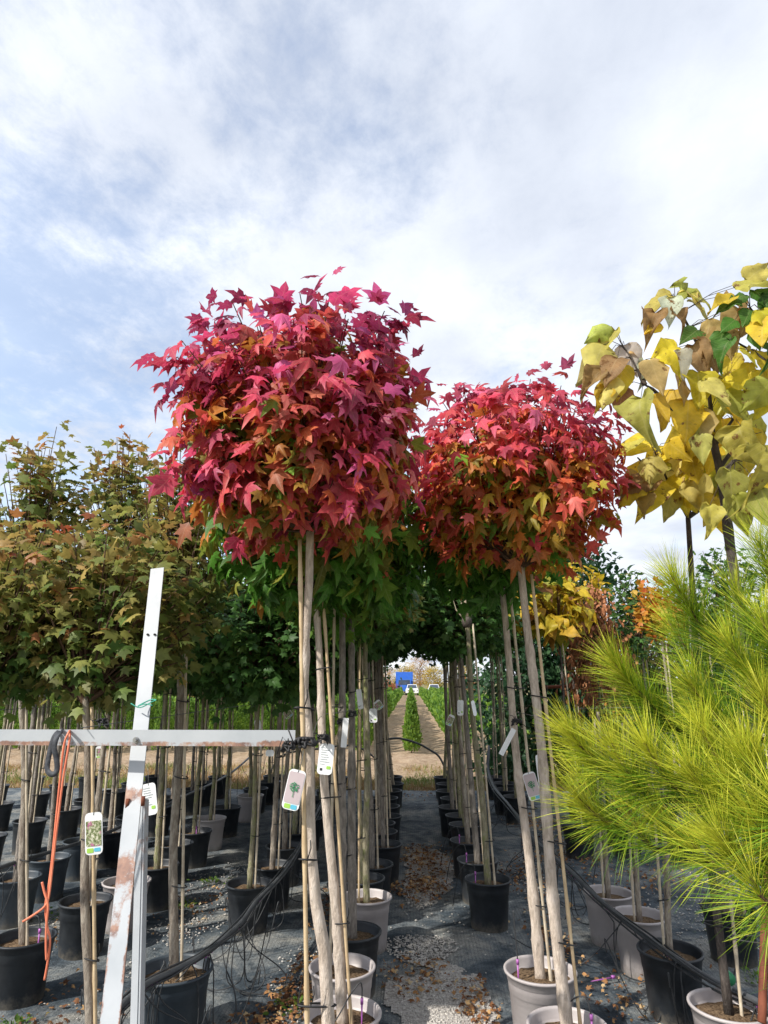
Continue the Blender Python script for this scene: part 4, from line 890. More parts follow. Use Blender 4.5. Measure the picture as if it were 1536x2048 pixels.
# middle-distance trees on the right
def mid_tree(kind, x, y, label, tz, c, rad, n, per, size, seed, pot='pot_black', tr=.014, **k):
    potted_tree(x, y, 'yellow' if kind == 'yellow' else 'globe_autumn', label, pot, top=(x + (c[0] - x) * .4, y), tz=tz, tr=tr, cat='young tree', name='young_tree', group='young trees on the right behind the pine',
                crown=cm(kind, seed, x, y, (x + (c[0] - x) * .4, y, tz - .02), c, rad, n, per, size, **k))
mid_tree('yellow', 1.62, 7.0, 'small catalpa with bright yellow leaves before the evergreens', 2.15, (1.45, 7.0, 2.5), (.36, .36, .34), 30, 9, .17, 41)
mid_tree('yellow', 1.95, 8.2, 'pale yellow young tree rising behind the rust-leaved one', 2.2, (2.0, 8.2, 2.75), (.42, .4, .42), 26, 8, .14, 42)
mid_tree('rust', 2.12, 7.6, 'weeping young tree with dry rust-brown leaves', 2.35, (2.0, 7.5, 1.95), (.36, .34, .75), 60, 24, .075, 43, zmin=-.95, t0=.3)
mid_tree('globe', 2.72, 7.8, 'young tree with small green leaves over a rusty stem, left of the orange one', 2.1, (2.6, 7.8, 2.45), (.2, .2, .50), 34, 15, .07, 44, up=.2)
mid_tree('orange', 2.62, 7.0, 'young maple glowing orange just left of the pine tips', 2.1, (2.62, 7.0, 2.42), (.22, .22, .26), 45, 15, .07, 45)
mid_tree('globe', 3.5, 7.4, 'green sapling half hidden behind the upper pine shoots', 2.0, (3.5, 7.4, 2.6), (.4, .36, .5), 60, 16, .075, 46, up=.2)
mid_tree('rust', 2.5, 8.8, 'brown-leaved sapling behind the weeping rust tree', 1.7, (2.5, 8.8, 1.9), (.4, .34, .5), 45, 18, .07, 47, t0=.2)
mid_tree('globe_autumn', 3.3, 9.2, 'bushy sapling with greenish brown leaves, low behind the pine', 1.2, (3.3, 9.2, 1.75), (.6, .4, .7), 80, 20, .07, 48, up=.2)
# pots with slim stems seen below the pine
for i, (x, y, pm, l) in enumerate([(1.29, 4.86, 'pot_grey', 'slim stem in a light grey pot under the pine, furthest along the black hose'), (1.35, 4.43, 'pot_grey', 'slim greenish stem in a light grey pot, second nearest below the pine'),
                                   (1.33, 3.90, 'pot_black', 'slim stem in a dark pot at the lower right, between grey pot and hose')]):
    potted_tree(x, y, 'none', l, pm, top=(x + .03, y), tz=1.45, tr=.014, stake_side=-1)
potted_tree(2.1, 7.1, 'globe_autumn', 'slim tree in a dark pot seen just under the pine foliage', 'pot_black', tz=1.1, tr=.012, sz=.6)
potted_tree(1.95, 4.6, 'none', 'thick pale trunk in a dark pot at the right edge behind the hose', 'pot_black', top=(1.95, 4.6), tz=2.3, tr=.035)
# ------------------------------------------------------------------ the lime-green pine at the right
def pine():
    rn = np.random.default_rng(77); x0, y0 = 1.30, 1.30; O = Vector((x0, y0, 0))
    root = empty('potted_pine', (x0, y0, 0), label='lime green long-needled pine reaching in from the right edge', cat='pine')
    p = link('pot', pot_mesh('pot_black', .31, .155), root); link('soil', soil_mesh(1), p)
    tk = MB(); tp = [Vector((0, 0, .25)), Vector((.02, .02, .6)), Vector((0, 0, 1.0)), Vector((.03, .02, 1.4)), Vector((.02, 0, 1.8)), Vector((.04, 0, 2.1))]
    tk.tube(tp, [.022, .02, .018, .015, .011, .006], 10); tk.build('trunk', 'bark_dark', root)
    SH = [  # base px,py,depth, tip px,py,depth, density
        (1470, 1330, 1.25, 1312, 1105, 1.18, 1.3), (1536, 1290, 1.2, 1440, 1130, 1.15, 1.0), (1560, 1200, 1.2, 1500, 1030, 1.15, 1.1), (1590, 1150, 1.15, 1545, 1000, 1.1, .9),
        (1430, 1490, 1.2, 1185, 1290, 1.12, 1.5), (1500, 1420, 1.25, 1300, 1200, 1.3, .9), (1530, 1480, 1.1, 1330, 1330, 1.05, 1.3), (1560, 1400, 1.15, 1420, 1240, 1.1, 1.2),
        (1300, 1560, 1.2, 1090, 1435, 1.12, 1.35), (1330, 1600, 1.1, 1180, 1440, 1.05, 1.2), (1290, 1640, 1.2, 1100, 1575, 1.15, 1.1), (1400, 1590, 1.05, 1240, 1440, 1.0, 1.2),
        (1480, 1620, 1.0, 1320, 1480, .98, 1.3), (1540, 1640, 1.0, 1400, 1520, .95, 1.2), (1400, 1660, 1.1, 1265, 1610, 1.05, 1.0), (1540, 1720, .95, 1370, 1640, .92, 1.4),
        (1560, 1600, 1.0, 1470, 1430, .95, 1.1), (1600, 1690, .95, 1450, 1600, .9, 1.3), (1570, 1850, 1.0, 1500, 1800, 1.0, .6), (1580, 1330, 1.1, 1490, 1180, 1.08, 1.2),
        (1230, 1620, 1.25, 1120, 1500, 1.22, .7), (1600, 1540, 1.1, 1500, 1330, 1.05, 1.1), (1610, 1760, .95, 1480, 1700, .92, 1.1), (1330, 1700, 1.15, 1210, 1560, 1.12, .7), (1500, 1560, 1.05, 1350, 1400, 1.02, 1.1), (1600, 1480, 1.15, 1470, 1290, 1.1, 1.2),
        (1570, 1560, .98, 1420, 1470, .95, 1.2), (1620, 1260, 1.15, 1540, 1090, 1.1, 1.1), (1620, 1420, 1.1, 1545, 1230, 1.05, 1.2), (1600, 1640, .9, 1490, 1520, .88, 1.2), (1450, 1700, 1.0, 1310, 1660, 1.0, .9), (1610, 1830, .98, 1490, 1750, .96, 1.1), (1560, 1780, .9, 1430, 1720, .88, 1.0), (1630, 1900, 1.0, 1545, 1840, .98, .8),
        (1600, 1120, 1.2, 1520, 1060, 1.2, 1.0), (1480, 1540, 1.15, 1380, 1380, 1.15, .8), (1640, 1330, 1.1, 1560, 1180, 1.08, 1.2)]
    nb = [0]
    P, A, NN, S, C = [], [], [], [], []
    for si, (bx, by, bd, tx_, ty_, td, den) in enumerate(SH):
        b = aty(bx, by, bd) - O; e = aty(tx_, ty_, td) - O; e = b + (e - b) * (1 - .05 / (e - b).length); L = (e - b).length
        sag = Vector((0, 0, -.04 - .05 * L)); mid = (b + e) / 2 + sag; ax0 = (e - mid).normalized()
        cur = [b * (1 - t) ** 2 + mid * 2 * t * (1 - t) + e * t * t for t in np.linspace(0, 1, 9)]
        tz_ = Vector((.02, .01, min(1.95, max(.7, b.z - .15)))); n1 = b + (b - cur[1]).normalized() * .08
        sm = MB(); sm.tube([tz_, (tz_ + n1) / 2 + Vector((0, 0, -.03)), n1, b] + cur[1:], [.007, .0065, .006, .0055, .0052, .0048, .0044, .004, .0036, .0032, .0027, .002], 6, False); sm.build('shoot', 'twig', root)
        n = int(L * 3800 * den)
        for k in range(n):
            t = rn.random() ** .8; q = b * (1 - t) ** 2 + mid * 2 * t * (1 - t) + e * t * t; tan = ((mid - b) * (1 - t) + (e - mid) * t).normalized()
            u = Vector(rn.normal(0, 1, 3)); u = (u - tan * u.dot(tan)).normalized(); sp = rn.uniform(.38, .95) * (1 - .45 * t ** 3)
            d = (tan * math.cos(sp) + u * math.sin(sp)).normalized(); P.append(tuple(q)); A.append(tuple(d)); v = Vector(rn.normal(0, 1, 3)) ; v.z += .6; NN.append(tuple(v)); S.append(rn.uniform(.6, 1.15) * .084 * (1 if t < .9 else .8))
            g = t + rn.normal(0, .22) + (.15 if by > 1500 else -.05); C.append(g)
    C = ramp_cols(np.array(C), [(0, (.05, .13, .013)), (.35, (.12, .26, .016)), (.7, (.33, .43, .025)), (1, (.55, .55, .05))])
    tv = []; tf = []; w = .0055
    for i, (yy, zz, ww) in enumerate([(0, 0, w), (.35, -.03, w * 1.05), (.7, -.11, w * .85), (1.0, -.22, w * .15)]):
        tv += [(-ww, yy, zz), (ww, yy, zz)]
        if i: a = (i - 1) * 2; tf += [(a, a + 1, a + 3), (a, a + 3, a + 2)]
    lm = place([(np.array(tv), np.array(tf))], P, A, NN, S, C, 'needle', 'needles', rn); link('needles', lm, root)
pine()

# ------------------------------------------------------------------ white steel frame: post and beam
def rust_attr(me, f):
    at = me.attributes.new('rust', 'FLOAT', 'POINT'); at.data.foreach_set('value', [f(v.co, v.index) for v in me.vertices])
def sub_bar(p, q, w, d, n=24, lip=None, side=None):
    """flat bar along p-q with width w (side direction) and depth d"""
    p, q = Vector(p), Vector(q); ax = (q - p).normalized(); sd = Vector(side or (1, 0, 0)); sd = (sd - ax * sd.dot(ax)).normalized(); dp = ax.cross(sd).normalized(); mb = MB(); m = 5
    prof = [(-w / 2 + w * i / m, -d / 2) for i in range(m + 1)] + [(w / 2 - w * i / m, d / 2) for i in range(m + 1)]
    k = len(prof); vs = []
    for j in range(n + 1):
        c = p.lerp(q, j / n)
        for a, b in prof: vs.append(c + sd * a + dp * b)
    mb.add(vs, [(j * k + i, j * k + (i + 1) % k, (j + 1) * k + (i + 1) % k, (j + 1) * k + i) for j in range(n) for i in range(k)] + [tuple(range(k - 1, -1, -1)), tuple(n * k + i for i in range(k))])
    return mb
fr = empty('steel_support_frame', (-.6, 1.6, 0), label='rusty white steel post with a crossbeam bolted on, at the left', cat='steel frame'); FO = Vector((-.6, 1.6, 0))
pp = [aty(315, 1137, 2.72), aty(300, 1470, 2.43), aty(232, 2046, 2.13)]
foot = pp[2] + (pp[2] - pp[1]) * (pp[2].z / (pp[1].z - pp[2].z))
post = sub_bar(foot - FO, pp[0] - FO, .056, .006, 60).mesh('post', 'painted_steel', False)
rust_attr(post, lambda c, i: max((.9 if i % 12 in (0, 5, 6, 11) and c.z < 1.32 else .05) * (.45 + 1.3 * abs(nz2(0, c.z, 9, i % 12))), 1.0 * math.exp(-((c.z - 1.05) / .07) ** 2), .9 * math.exp(-((c.z - 1.27) / .03) ** 2), .7 * math.exp(-((c.z - .93) / .06) ** 2) * (i % 12 < 3))); link('post', post, fr)
qa, qb = aty(268, 2046, 2.36), aty(280, 1600, 2.50); qa = qa + (qa - qb) * ((qa.z + .02) / (qb.z - qa.z))
m_ = sub_bar(qa - FO, qb - FO, .022, .007, 30).mesh('back_strut', 'painted_steel', False); rust_attr(m_, lambda c, i: .38); link('back_strut', m_, fr)
m_ = sub_bar(qa + Vector((.0145, .02, 0)) - FO, qb + Vector((.0145, .02, 0)) - FO, .006, .04, 30).mesh('back_strut', 'painted_steel', False); rust_attr(m_, lambda c, i: .45); link('back_strut', m_, fr)
b0, b1 = Vector((-2.4, 2.38, 1.462)), Vector((-.392, 2.30, 1.468))
bm_ = MB(); ax = (b1 - b0).normalized(); nrm = Vector((-ax.y, ax.x, 0)) * -1; h = .052; n = 60; m = 5; vs = []
prof = [(0, h / 2), (0, .2 * h), (0, -.1 * h), (0, -.3 * h), (0, -h / 2), (-.03, -h / 2), (-.03, -h / 2 + .005), (-.005, -h / 2 + .005), (-.005, h / 2)]
for j in range(n + 1):
    c = b0.lerp(b1, j / n)
    for a, b in prof: vs.append(c - nrm * a * -1 * 1 + Vector((0, 0, b)) - FO)
k = len(prof); bm_.add(vs, [(j * k + i, j * k + (i + 1) % k, (j + 1) * k + (i + 1) % k, (j + 1) * k + i) for j in range(n) for i in range(k)] + [tuple(range(k - 1, -1, -1)), tuple(n * k + i for i in range(k))])
me = bm_.mesh('crossbeam', 'painted_steel', False); rust_attr(me, lambda c, i: (.75 if c.z < 1.455 else .06) + (.5 if c.x > .10 and c.z < 1.475 else 0)); link('crossbeam', me, fr)
for (px_, py_) in ((272, 1480),):
    q = aty(px_, py_, 2.32); mb = MB(); mb.tube([q + Vector((0, .03, 0)) - FO, q + Vector((0, -.004, 0)) - FO], .010, 16); mb.tube([q + Vector((0, -.004, 0)) - FO, q + Vector((0, -.014, 0)) - FO], .0065, 6); mb.build('bolt', 'steel', fr, False)
q = aty(286, 1481, 2.33); mb = MB(); mb.box(q - FO, (.022, .004, .018), .1); mb.build('rust_stub', 'rust_metal', fr)
for (px_, py_) in ((295, 1269), (309, 1269)):
    t_ = (1269 - 1137) / (1470 - 1137); q = aty(px_, py_, 2.72 + (2.43 - 2.72) * t_ - .012); mb = MB(); mb.tube([q + Vector((0, .006, 0)) - FO, q + Vector((0, -.001, 0)) - FO], .0045, 12); mb.build('bolt_hole', 'rubber', fr, False)
for s, (px_, py_) in enumerate(((255, 1607), (286, 1602))):
    q = aty(px_, py_, 2.36); mb = MB(); mb.box(q - FO, (.012, .012, .03), .3); mb.build('weld', 'rust_metal', fr)
# green cord round the post
def curve_obj(name, pts, r, mat, label=None, cat=None, parent=None, n=6, group=None, sm=6):
    pts = [Vector(p) for p in pts]; out = []
    for i in range(len(pts) - 1):
        p0, p1, p2, p3 = pts[max(i - 1, 0)], pts[i], pts[i + 1], pts[min(i + 2, len(pts) - 1)]
        for k in range(sm):
            t = k / sm; out.append(.5 * ((2 * p1) + (p2 - p0) * t + (2 * p0 - 5 * p1 + 4 * p2 - p3) * t * t + (3 * p1 - p0 - 3 * p2 + p3) * t ** 3))
    out.append(pts[-1]); mb = MB(); mb.tube(out, r, n)
    return mb.build(name, mat, parent, label=label, cat=cat, group=group)
curve_obj('cord', [aty(262, 1407, 2.45), aty(280, 1415, 2.445), aty(303, 1404, 2.445), aty(312, 1400, 2.44), aty(300, 1400, 2.48), aty(276, 1412, 2.45), aty(290, 1408, 2.445), aty(305, 1411, 2.44)], .0022, 'green_cord', 'green cord knotted round the white post above the beam', 'cord')
# strap and orange tubes over the beam
def ribbon(name, pts, w, mat, label, cat):
    pts = [Vector(p) for p in pts]; mb = MB(); vs = []
    for i, p in enumerate(pts):
        t = (pts[min(i + 1, len(pts) - 1)] - pts[max(i - 1, 0)]).normalized(); s = t.cross(Vector((0, -1, 0)));  s = s.normalized() if s.length > .1 else Vector((1, 0, 0))
        for a, b in ((-w / 2, 0), (w / 2, 0), (w / 2, .0022), (-w / 2, .0022)): vs.append(p + s * a + Vector((0, b, 0)))
    k = len(pts); mb.add(vs, [(i * 4 + j, i * 4 + (j + 1) % 4, i * 4 + 4 + (j + 1) % 4, i * 4 + 4 + j) for i in range(k - 1) for j in range(4)]); return mb.build(name, mat, None, label=label, cat=cat)
def sm(pts, k=5):
    out = []
    for i in range(len(pts) - 1):
        p0, p1, p2, p3 = pts[max(i - 1, 0)], pts[i], pts[i + 1], pts[min(i + 2, len(pts) - 1)]
        for j in range(k):
            t = j / k; out.append(.5 * ((2 * p1) + (p2 - p0) * t + (2 * p0 - 5 * p1 + 4 * p2 - p3) * t * t + (3 * p1 - p0 - 3 * p2 + p3) * t ** 3))
    return out + [pts[-1]]
S_ = [aty(a, b, y) for a, b, y in [(128, 1464, 2.36), (118, 1463, 2.33), (108, 1475, 2.31), (99, 1505, 2.31), (94, 1535, 2.31), (99, 1547, 2.30), (108, 1548, 2.295), (114, 1538, 2.29), (112, 1515, 2.285), (108, 1495, 2.28), (113, 1475, 2.285), (121, 1463, 2.31), (128, 1462, 2.36)]]
ribbon('strap', sm(S_), .018, 'strap', 'dark grey rubber strap looped over the crossbeam', 'strap')
ot = empty('orange_tubing', aty(135, 1465, 2.3), label='thin orange rubber tubes hanging knotted from the crossbeam', cat='tubing'); OO = ot.location
for pts in ([(140, 1463, 2.36), (138, 1464, 2.30), (128, 1490, 2.29), (120, 1560, 2.29), (112, 1640, 2.28), (104, 1720, 2.27), (97, 1775, 2.26), (91, 1811, 2.26), (94, 1850, 2.26), (100, 1880, 2.26), (96, 1920, 2.26), (89, 1960, 2.26)],
            [(136, 1462, 2.36), (140, 1468, 2.31), (136, 1500, 2.29), (126, 1560, 2.285), (116, 1640, 2.275), (107, 1715, 2.27), (98, 1790, 2.255), (90, 1812, 2.25), (70, 1828, 2.26), (46, 1843, 2.27)],
            [(84, 1764, 2.25), (89, 1785, 2.25), (96, 1811, 2.25), (93, 1850, 2.25), (92, 1890, 2.25), (93, 1920, 2.25)]):
    curve_obj('tube', [aty(*q) - OO for q in pts], .0036, 'orange_tube', parent=ot, n=8)

# ------------------------------------------------------------------ irrigation pipes with drip tubes
def pipe(name, label, pts, r, drips, seed, bundle=0, mat='hose'):
    rn = random.Random(seed); o = empty(name, pts[0], label=label, cat='irrigation pipe'); O = Vector(pts[0])
    P = [Vector(p) - O for p in pts]; curve_obj('main_pipe', P, r, mat, parent=o, n=12, sm=8)
    for b in range(bundle):
        off = Vector((r * (1.6 if b % 2 else -1.5), 0, r * (.8 - .9 * b))); curve_obj('side_tube', [p + off + Vector((rn.uniform(-.012, .012), 0, rn.uniform(-.012, .012))) for p in P], .005, 'tube', parent=o, n=6, sm=5)
    for (t, dx, dy, style) in drips:
        k = t * (len(P) - 1); i = min(int(k), len(P) - 2); a = P[i].lerp(P[i + 1], k - i); g = -O.z + .025
        if style == 0:    # droops to the ground and rises to a pot
            e = a + Vector((dx, dy, 0)); e.z = -O.z + .30; q = [a, a + Vector((dx * .12, dy * .1, -.08)), Vector((a.x + dx * .2, a.y + dy * .2, g + .02)), Vector((a.x + dx * .45, a.y + dy * .4, g)), Vector((a.x + dx * .75, a.y + dy * .8, g + .14)), Vector((e.x, e.y, e.z + .06)), e]
        elif style == 1:  # loop hanging under the pipe
            q = [a, a + Vector((dx * .3, dy * .2, -.10)), a + Vector((dx * .9, dy * .5, -.2)), Vector((a.x + dx, a.y + dy * .7, g + .03)), Vector((a.x + dx * .5, a.y + dy, g)), Vector((a.x - dx * .1, a.y + dy * .9, g + .05)), a + Vector((dx * -.1, dy * .9, -.08)), a + Vector((.0, dy, .0))]
        else:             # straight down, end on the ground
            q = [a, a + Vector((dx * .2, dy * .1, -.08)), Vector((a.x + dx * .6, a.y + dy * .4, g + .08)), Vector((a.x + dx, a.y + dy * .7, g)), Vector((a.x + dx * 1.5, a.y + dy, g))]
        curve_obj('drip_tube', q, .0032, 'tube', parent=o, n=5, sm=5)
        mb = MB(); mb.tube([a + Vector((0, 0, -r * 1.5)), a + Vector((0, 0, r * .2))], .005, 6); mb.build('dripper', 'purple_plastic', o)
    return o
rn = random.Random(9)
dl = [(rn.random() * .75, rn.choice((-1, 1)) * rn.uniform(.12, .32), rn.uniform(-.25, .3), rn.choice((0, 1, 1, 2))) for _ in range(30)]
pipe('irrigation_pipe', 'black irrigation hose with drip tubes sagging between the first two rows left of the aisle',
     [(-1.17, 2.9, .40), (-1.16, 3.19, .385), (-1.1, 3.36, .375), (-1.02, 3.62, .36), (-.98, 4.1, .33), (-.96, 4.45, .35), (-.92, 4.75, .36), (-.92, 5.3, .34), (-.92, 5.81, .35), (-.96, 6.5, .36), (-.96, 7.1, .38), (-.93, 7.9, .5), (-.8, 8.2, .75)], .014, dl, 2, 2)
dl = [(rn.random(), rn.choice((-1, 1)) * rn.uniform(.12, .3), rn.uniform(-.3, .3), rn.choice((0, 1, 2))) for _ in range(14)]
pipe('irrigation_pipe', 'black irrigation hose running past the third row, behind the white post at far left',
     [(-2.95, 4.3, .38), (-2.88, 4.91, .40), (-2.60, 5.73, .42), (-2.55, 6.61, .43), (-2.5, 7.61, .44), (-2.45, 9.22, .46), (-2.4, 10.6, .62), (-2.2, 11.6, .85)], .014, dl, 3, 0)
dl = [(.05 + rn.random() * .8, rn.choice((-1, 1)) * rn.uniform(.12, .32), rn.uniform(-.25, .3), rn.choice((0, 1, 1, 2))) for _ in range(30)]
pr_ = pipe('irrigation_pipe', 'bundle of black hoses and drip tubes running back on the right of the aisle',
     [(1.47, 2.85, .36), (1.47, 3.21, .34), (1.36, 3.49, .33), (1.25, 3.96, .33), (1.17, 4.61, .33), (1.13, 5.22, .34), (1.08, 5.9, .33), (1.06, 6.72, .32), (1.06, 7.07, .34), (1.07, 8.0, .34), (1.05, 8.93, .36), (1.12, 10.2, .42), (1.2, 10.7, .7)], .015, dl, 4, 3)
for u, (x, y) in enumerate(((.98, 9.2), (.9, 8.9))): pass
curve_obj('arched_pipe', [aty(a, b, 10.9) for a, b in [(756, 1530), (762, 1495), (772, 1480), (798, 1477), (833, 1486), (860, 1500), (880, 1516), (900, 1560)]], .016, 'hose', 'thin black pipe arching across the end of the aisle', 'pipe', n=8)
curve_obj('arched_pipe', [(-2.3, 10.9, .04), (-2.1, 10.95, .5), (-1.5, 11.0, .62), (-.9, 11.0, .66), (-.5, 10.95, .4), (-.4, 10.9, .04)], .014, 'hose', 'thin black pipe arching low behind the left pots, before the thujas', 'pipe', n=8)
# drip line into the nearest grey pot, red-purple spikes in pots
def spike(x, y, label, z=.27, tube=None):
    o = empty('drip_spike', (x, y, z), label=label, cat='drip spike', group='purple drip spikes stuck in pots')
    mb = MB(); mb.tube([(0, 0, -.05), (0, 0, .07)], [.0025, .0045], 6); mb.box((0, 0, .08), (.012, .010, .022)); mb.build('spike', 'purple_plastic', o)
    pts = tube or [(0, 0, .09), (-.02, .0, .15), (-.08, .02, .12), (-.13, .05, .0), (-.16, .07, -.15)]
    curve_obj('tube', pts, .003, 'tube', parent=o, n=5)
spike(-.22, 3.17, 'purple drip spike with curved tube in the nearest grey pot left of the aisle', tube=[(0, 0, .09), (0, 0, .13), (-.01, -.01, .15), (-.05, -.03, .11), (-.1, -.06, .04), (-.16, -.08, -.02)])
spike(.50, 3.60, 'purple spike standing in the tall light grey pot right of the aisle', tube=[(0, 0, .09), (-.005, 0, .2), (-.01, .0, .3)])
spike(-.41, 3.60, 'dark purple spike in the second grey pot left of the aisle')
spike(.44, 5.10, 'pink spike at the rim of the nearest black pot right of the aisle')
spike(.42, 5.62, 'purple spike in the second black pot right of the aisle')
spike(.41, 6.25, 'purple spike in the third black pot right of the aisle')
spike(.71, 3.07, 'purple spike in the grey pot at the bottom edge right of the aisle')
spike(-2.02, 3.9, 'purple spike beside the stems in the bottom left black pot')
spike(-2.0, 6.5, 'spike in the black pot near the light grey one in the third row left')
o = empty('drip_spike', aty(1215, 1965, 3.3) , label='purple drip spike lying on the pale fabric at the lower right', cat='drip spike', group='purple drip spikes stuck in pots')
o.location = atz(1205, 1960, .04); mb = MB(); mb.tube([(-.07, -.02, 0), (.06, .02, .005)], [.002, .005], 6); mb.box((.066, .022, .008), (.02, .014, .014), .3); mb.build('spike', 'purple_plastic', o)
curve_obj('tube', [(.07, .02, .01), (.04, .12, .03), (-.1, .25, .03), (-.3, .35, .02), (-.42, .55, .02)], .003, 'tube', parent=o, n=5)

# ------------------------------------------------------------------ support wires
def wire(pts, label, r=.0016): return curve_obj('support_wire', pts, r, 'wire', label, 'wire', n=5, group='support wires strung along the rows')
wire([(-.34, 2.33, 1.47), (-.42, 3.2, 1.5), (-.36, 3.6, 1.5), (-.33, 4.7, 1.5), (-.3, 10.6, 1.5)], 'thin wire tying the stems of the row left of the aisle together')
wire([(.57, 2.0, 1.5), (.57, 3.12, 1.5), (.55, 3.63, 1.5), (.48, 5.1, 1.5), (.47, 10.6, 1.5)], 'thin wire along the stems of the row right of the aisle')
wire([(-1.13, 2.3, 1.5), (-1.13, 10.6, 1.5)], 'thin wire along the second row left of the aisle')
wire([(-2.05, 2.3, 1.52), (-2.05, 10.6, 1.5)], 'thin wire along the third row left of the aisle')
wire([(.9, 10.6, 1.45), (1.2, 7.2, 1.42), (1.62, 6.9, 1.40), (2.12, 6.6, 1.42), (3.4, 6.4, 1.45)], 'thin wire before the dark evergreens on the right')
# knots of black tie at the wire
def knot(p, label, s=1.0):
    rk = random.Random(int(p[0] * 997 + p[1] * 31)); mb = MB()
    for k in range(9):
        a = rk.uniform(0, 6.28); c = Vector((math.cos(a) * .022 * s, math.sin(a) * .02 * s, rk.uniform(-.012, .012) * s))
        mb.tube([Vector(q) for q in sm([Vector((-c.y, c.x, .01)), c, c * 1.25 + Vector((0, 0, -.012 * s)), Vector((c.y, -c.x, 0))], 4)], .0036 * s, 5)
    for k in range(4):
        a = rk.uniform(0, 6.28); mb.tube([(.0, 0, 0), (math.cos(a) * .03 * s, -.01, rk.uniform(-.02, .03) * s), (math.cos(a) * .055 * s, -.015, rk.uniform(-.05, .04) * s)], .0018 * s, 4)
    o = mb.build('tie_knot', 'tie', None, label=label, cat='tie', group='black rubber ties at the wires'); o.location = p
knot((-.352, 2.285, 1.46), 'big black rubber tie knotted round the nearest pale trunk at the beam end', 1.35)
knot(aty(645, 1475, 3.0), 'black tie knot on the leaning stems right of the nearest trunk')
knot(aty(578, 1490, 2.27), 'black tie clump at the tip of the crossbeam', .9)
knot(aty(706, 1426, 4.05), 'black tie on the stems left of the bright bamboo stake'); knot(aty(685, 1442, 3.6), 'black tie on the grey stems with a pale plastic strip')
knot(aty(1033, 1443, 3.6), 'black tie on the stem above the slanting white strip')
knot(aty(205, 1443, 2.6), 'black tie on a dark stem above the crossbeam left of the post', .8)
knot(aty(918, 1420, 5.1), 'black tie on the mossy stems right of the aisle', .8)

# ------------------------------------------------------------------ plant labels
def plant_label(p, w, h, tilt, style, label, yaw=0, string=.06, rounded=.25):
    o = empty('plant_label', p, label=label, cat='plant label', group='plastic plant labels hanging from stems'); o.rotation_euler = (R(rn.uniform(-6, 6)), tilt, yaw)
    def card(x0, x1, z0, z1, y, rc, mat, nm, n=6, par=o, th=.0012):
        pts = []
        for cx_, cz_, a0 in ((x1 - rc, z1 - rc, 0), (x0 + rc, z1 - rc, 90), (x0 + rc, z0 + rc, 180), (x1 - rc, z0 + rc, 270)):
            for k in range(n + 1): a = R(a0 + 90 * k / n); pts.append((cx_ + rc * math.cos(a), cz_ + rc * math.sin(a)))
        m = len(pts); vs = [(a, y, b) for a, b in pts] + [(a, y + th, b) for a, b in pts]; mb = MB()
        mb.add(vs, [tuple(range(m)), tuple(range(2 * m - 1, m - 1, -1))] + [(i, i + m, (i + 1) % m + m, (i + 1) % m) for i in range(m)]); return mb.build(nm, mat, par, False)
    c = card(-w / 2, w / 2, -h, 0, 0, w * rounded, 'card', 'card')
    if style == 'photo':
        card(-w * .44, w * .44, -h * .80, -h * .2, -.0012, w * .05, 'card_photo', 'picture'); card(-w * .40, -w * .02, -h * .95, -h * .84, -.0012, w * .05, 'card_green', 'green_band'); card(w * .02, w * .38, -h * .93, -h * .84, -.0012, w * .05, 'card_blue', 'blue_band')
    elif style == 'tree':
        card(-w * .46, w * .46, -h * .84, -h * .06, -.0012, w * .12, 'card_mauve', 'panel'); card(-w * .36, w * .0, -h * .97, -h * .86, -.0012, w * .05, 'card_green', 'green_band'); card(w * .03, w * .38, -h * .97, -h * .86, -.0012, w * .05, 'card_blue', 'blue_band')
        mb = MB(); rk = random.Random(3)
        for k in range(46):
            a = rk.uniform(0, 6.28); r_ = w * .26 * math.sqrt(rk.random()); mb.box((r_ * math.cos(a), -.0034, -h * .42 + r_ * math.sin(a)), (w * .06, .0006 + k * .00002, w * .05), 0)
        mb.box((0, -.0032, -h * .58), (w * .03, .0008, h * .2)); mb.build('tree_picture', 'card_leaf', o, False)
    elif style == 'text':
        mb = MB(); rk = random.Random(int(h * 1e5))
        for k in range(8):
            z = -h * (.14 + k * .075); wd = w * rk.uniform(.3, .66); mb.box((-w * .38 + wd / 2, -.0016, z), (wd, .001, h * .016))
        mb.build('print_lines', 'print_grey', o, False); card(w * .1, w * .38, -h * .82, -h * .72, -.0014, w * .05, 'card_green', 'green_mark'); card(-w * .32, -w * .16, -h * .88, -h * .80, -.0014, w * .02, 'strap', 'dark_mark')
    if string: curve_obj('string', [(0, -.001, -.008), (.004, .0, string * .5), (0, .01, string)], .0011, 'wire', parent=o, n=4)
    return o
plant_label(aty(597, 1540, 2.24), .056, .122, R(12), 'tree', 'white label with mauve panel and green tree picture beside the nearest trunk')
plant_label(aty(187, 1625, 2.45), .062, .138, R(-6), 'photo', 'label with a photo of pale flowers on the slim stem left of the post', string=.07)
plant_label(aty(296, 1567, 2.75), .058, .118, R(-12), 'text', 'white printed label with green mark just right of the white post')
plant_label(aty(655, 1487, 3.02), .066, .128, R(5), 'text', 'large white printed label behind the leaning stems right of the nearest trunk', string=.03)
plant_label(aty(692, 1436, 3.55), .030, .145, R(4), 'plain', 'narrow pale plastic strip on the grey stems left of the aisle', string=0, rounded=.1)
plant_label(aty(1028, 1458, 3.55), .026, .145, R(30), 'plain', 'slanting blank white strip on the stem right of the aisle', string=0, rounded=.1)
plant_label(aty(1056, 1545, 3.4), .062, .130, R(-15), 'tree', 'white label with tree picture between the two grey-potted stems on the right')
plant_label(aty(1074, 1510, 3.3), .045, .15, R(-4), 'plain', 'white label edge behind the pale trunk beside the pine tips', string=0, yaw=R(60))
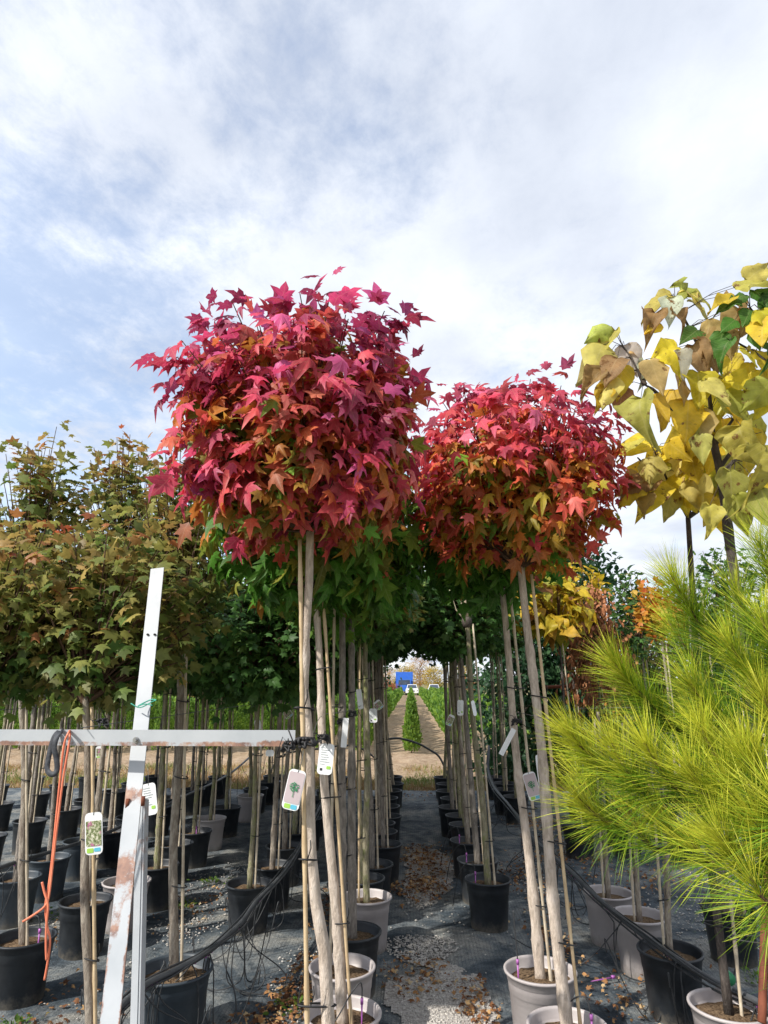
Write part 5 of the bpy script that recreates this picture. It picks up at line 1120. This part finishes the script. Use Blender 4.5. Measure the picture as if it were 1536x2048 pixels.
plant_label(aty(717, 1378, 4.5), .036, .13, R(-8), 'plain', 'thin white label hanging high on the bamboo stake', string=.03)
plant_label(aty(746, 1417, 5.0), .058, .10, R(-2), 'text', 'small white printed label on the mossy stems left of the aisle', string=.03)
plant_label(aty(752, 1402, 5.2), .055, .07, R(-35), 'photo', 'small tilted photo label above the printed one, left of the aisle', string=0)
plant_label(aty(921, 1400, 5.0), .045, .11, R(2), 'text', 'small white label on the nearest mossy stems right of the aisle', string=.02)
plant_label(aty(945, 1401, 5.0), .04, .11, R(-8), 'plain', 'white diamond-shaped label right of the mossy stems', string=.0, yaw=R(45), rounded=.4)
plant_label(aty(905, 1430, 5.6), .05, .09, R(25), 'photo', 'small photo label low on the stems right of the aisle', string=0)
plant_label(aty(514, 1440, 5.4), .05, .10, R(-14), 'text', 'small white label just above the crossbeam at the end of its right half', string=0)
plant_label(aty(570, 1420, 6.0), .075, .08, R(-40), 'photo', 'tilted photo label on a dark stem left of the nearest trunk', string=0)
plant_label(aty(202, 1492, 4.6), .072, .08, R(-2), 'photo', 'photo label peeking out below the crossbeam left of the post', string=0)
plant_label(aty(540, 1500, 4.0), .05, .035, 0, 'plain', 'small pale tag under the end of the crossbeam', string=0)
# white tree guard in the left field
curve_obj('white_post', [(-1.72, 11.6, -.05), (-1.72, 11.6, 1.6)], .035, 'card', 'thin white stake standing behind the pots right of the nearest trunk', 'stake', n=8)
curve_obj('rusty_post', [aty(1524, 2046, 2.2), aty(1530, 1830, 2.3), aty(1536, 1700, 2.35)], .012, 'rust_metal', 'rust-brown post at the bottom right edge', 'post', n=8)
curve_obj('rusty_rail', [aty(1085, 1375, 9.0), aty(1180, 1370, 8.9)], .022, 'rust_metal', 'rust-red rail before the dark evergreens', 'rail', n=8)
mb = MB(); q = atz(1455, 1955, .34); mb.tube([(0, -.02, 0), (0, .02, 0)], .028, 14); o = mb.build('pipe_coupling', 'card_leaf', None, label='bright green pipe coupling on the hose at the bottom right', cat='pipe coupling'); o.location = q
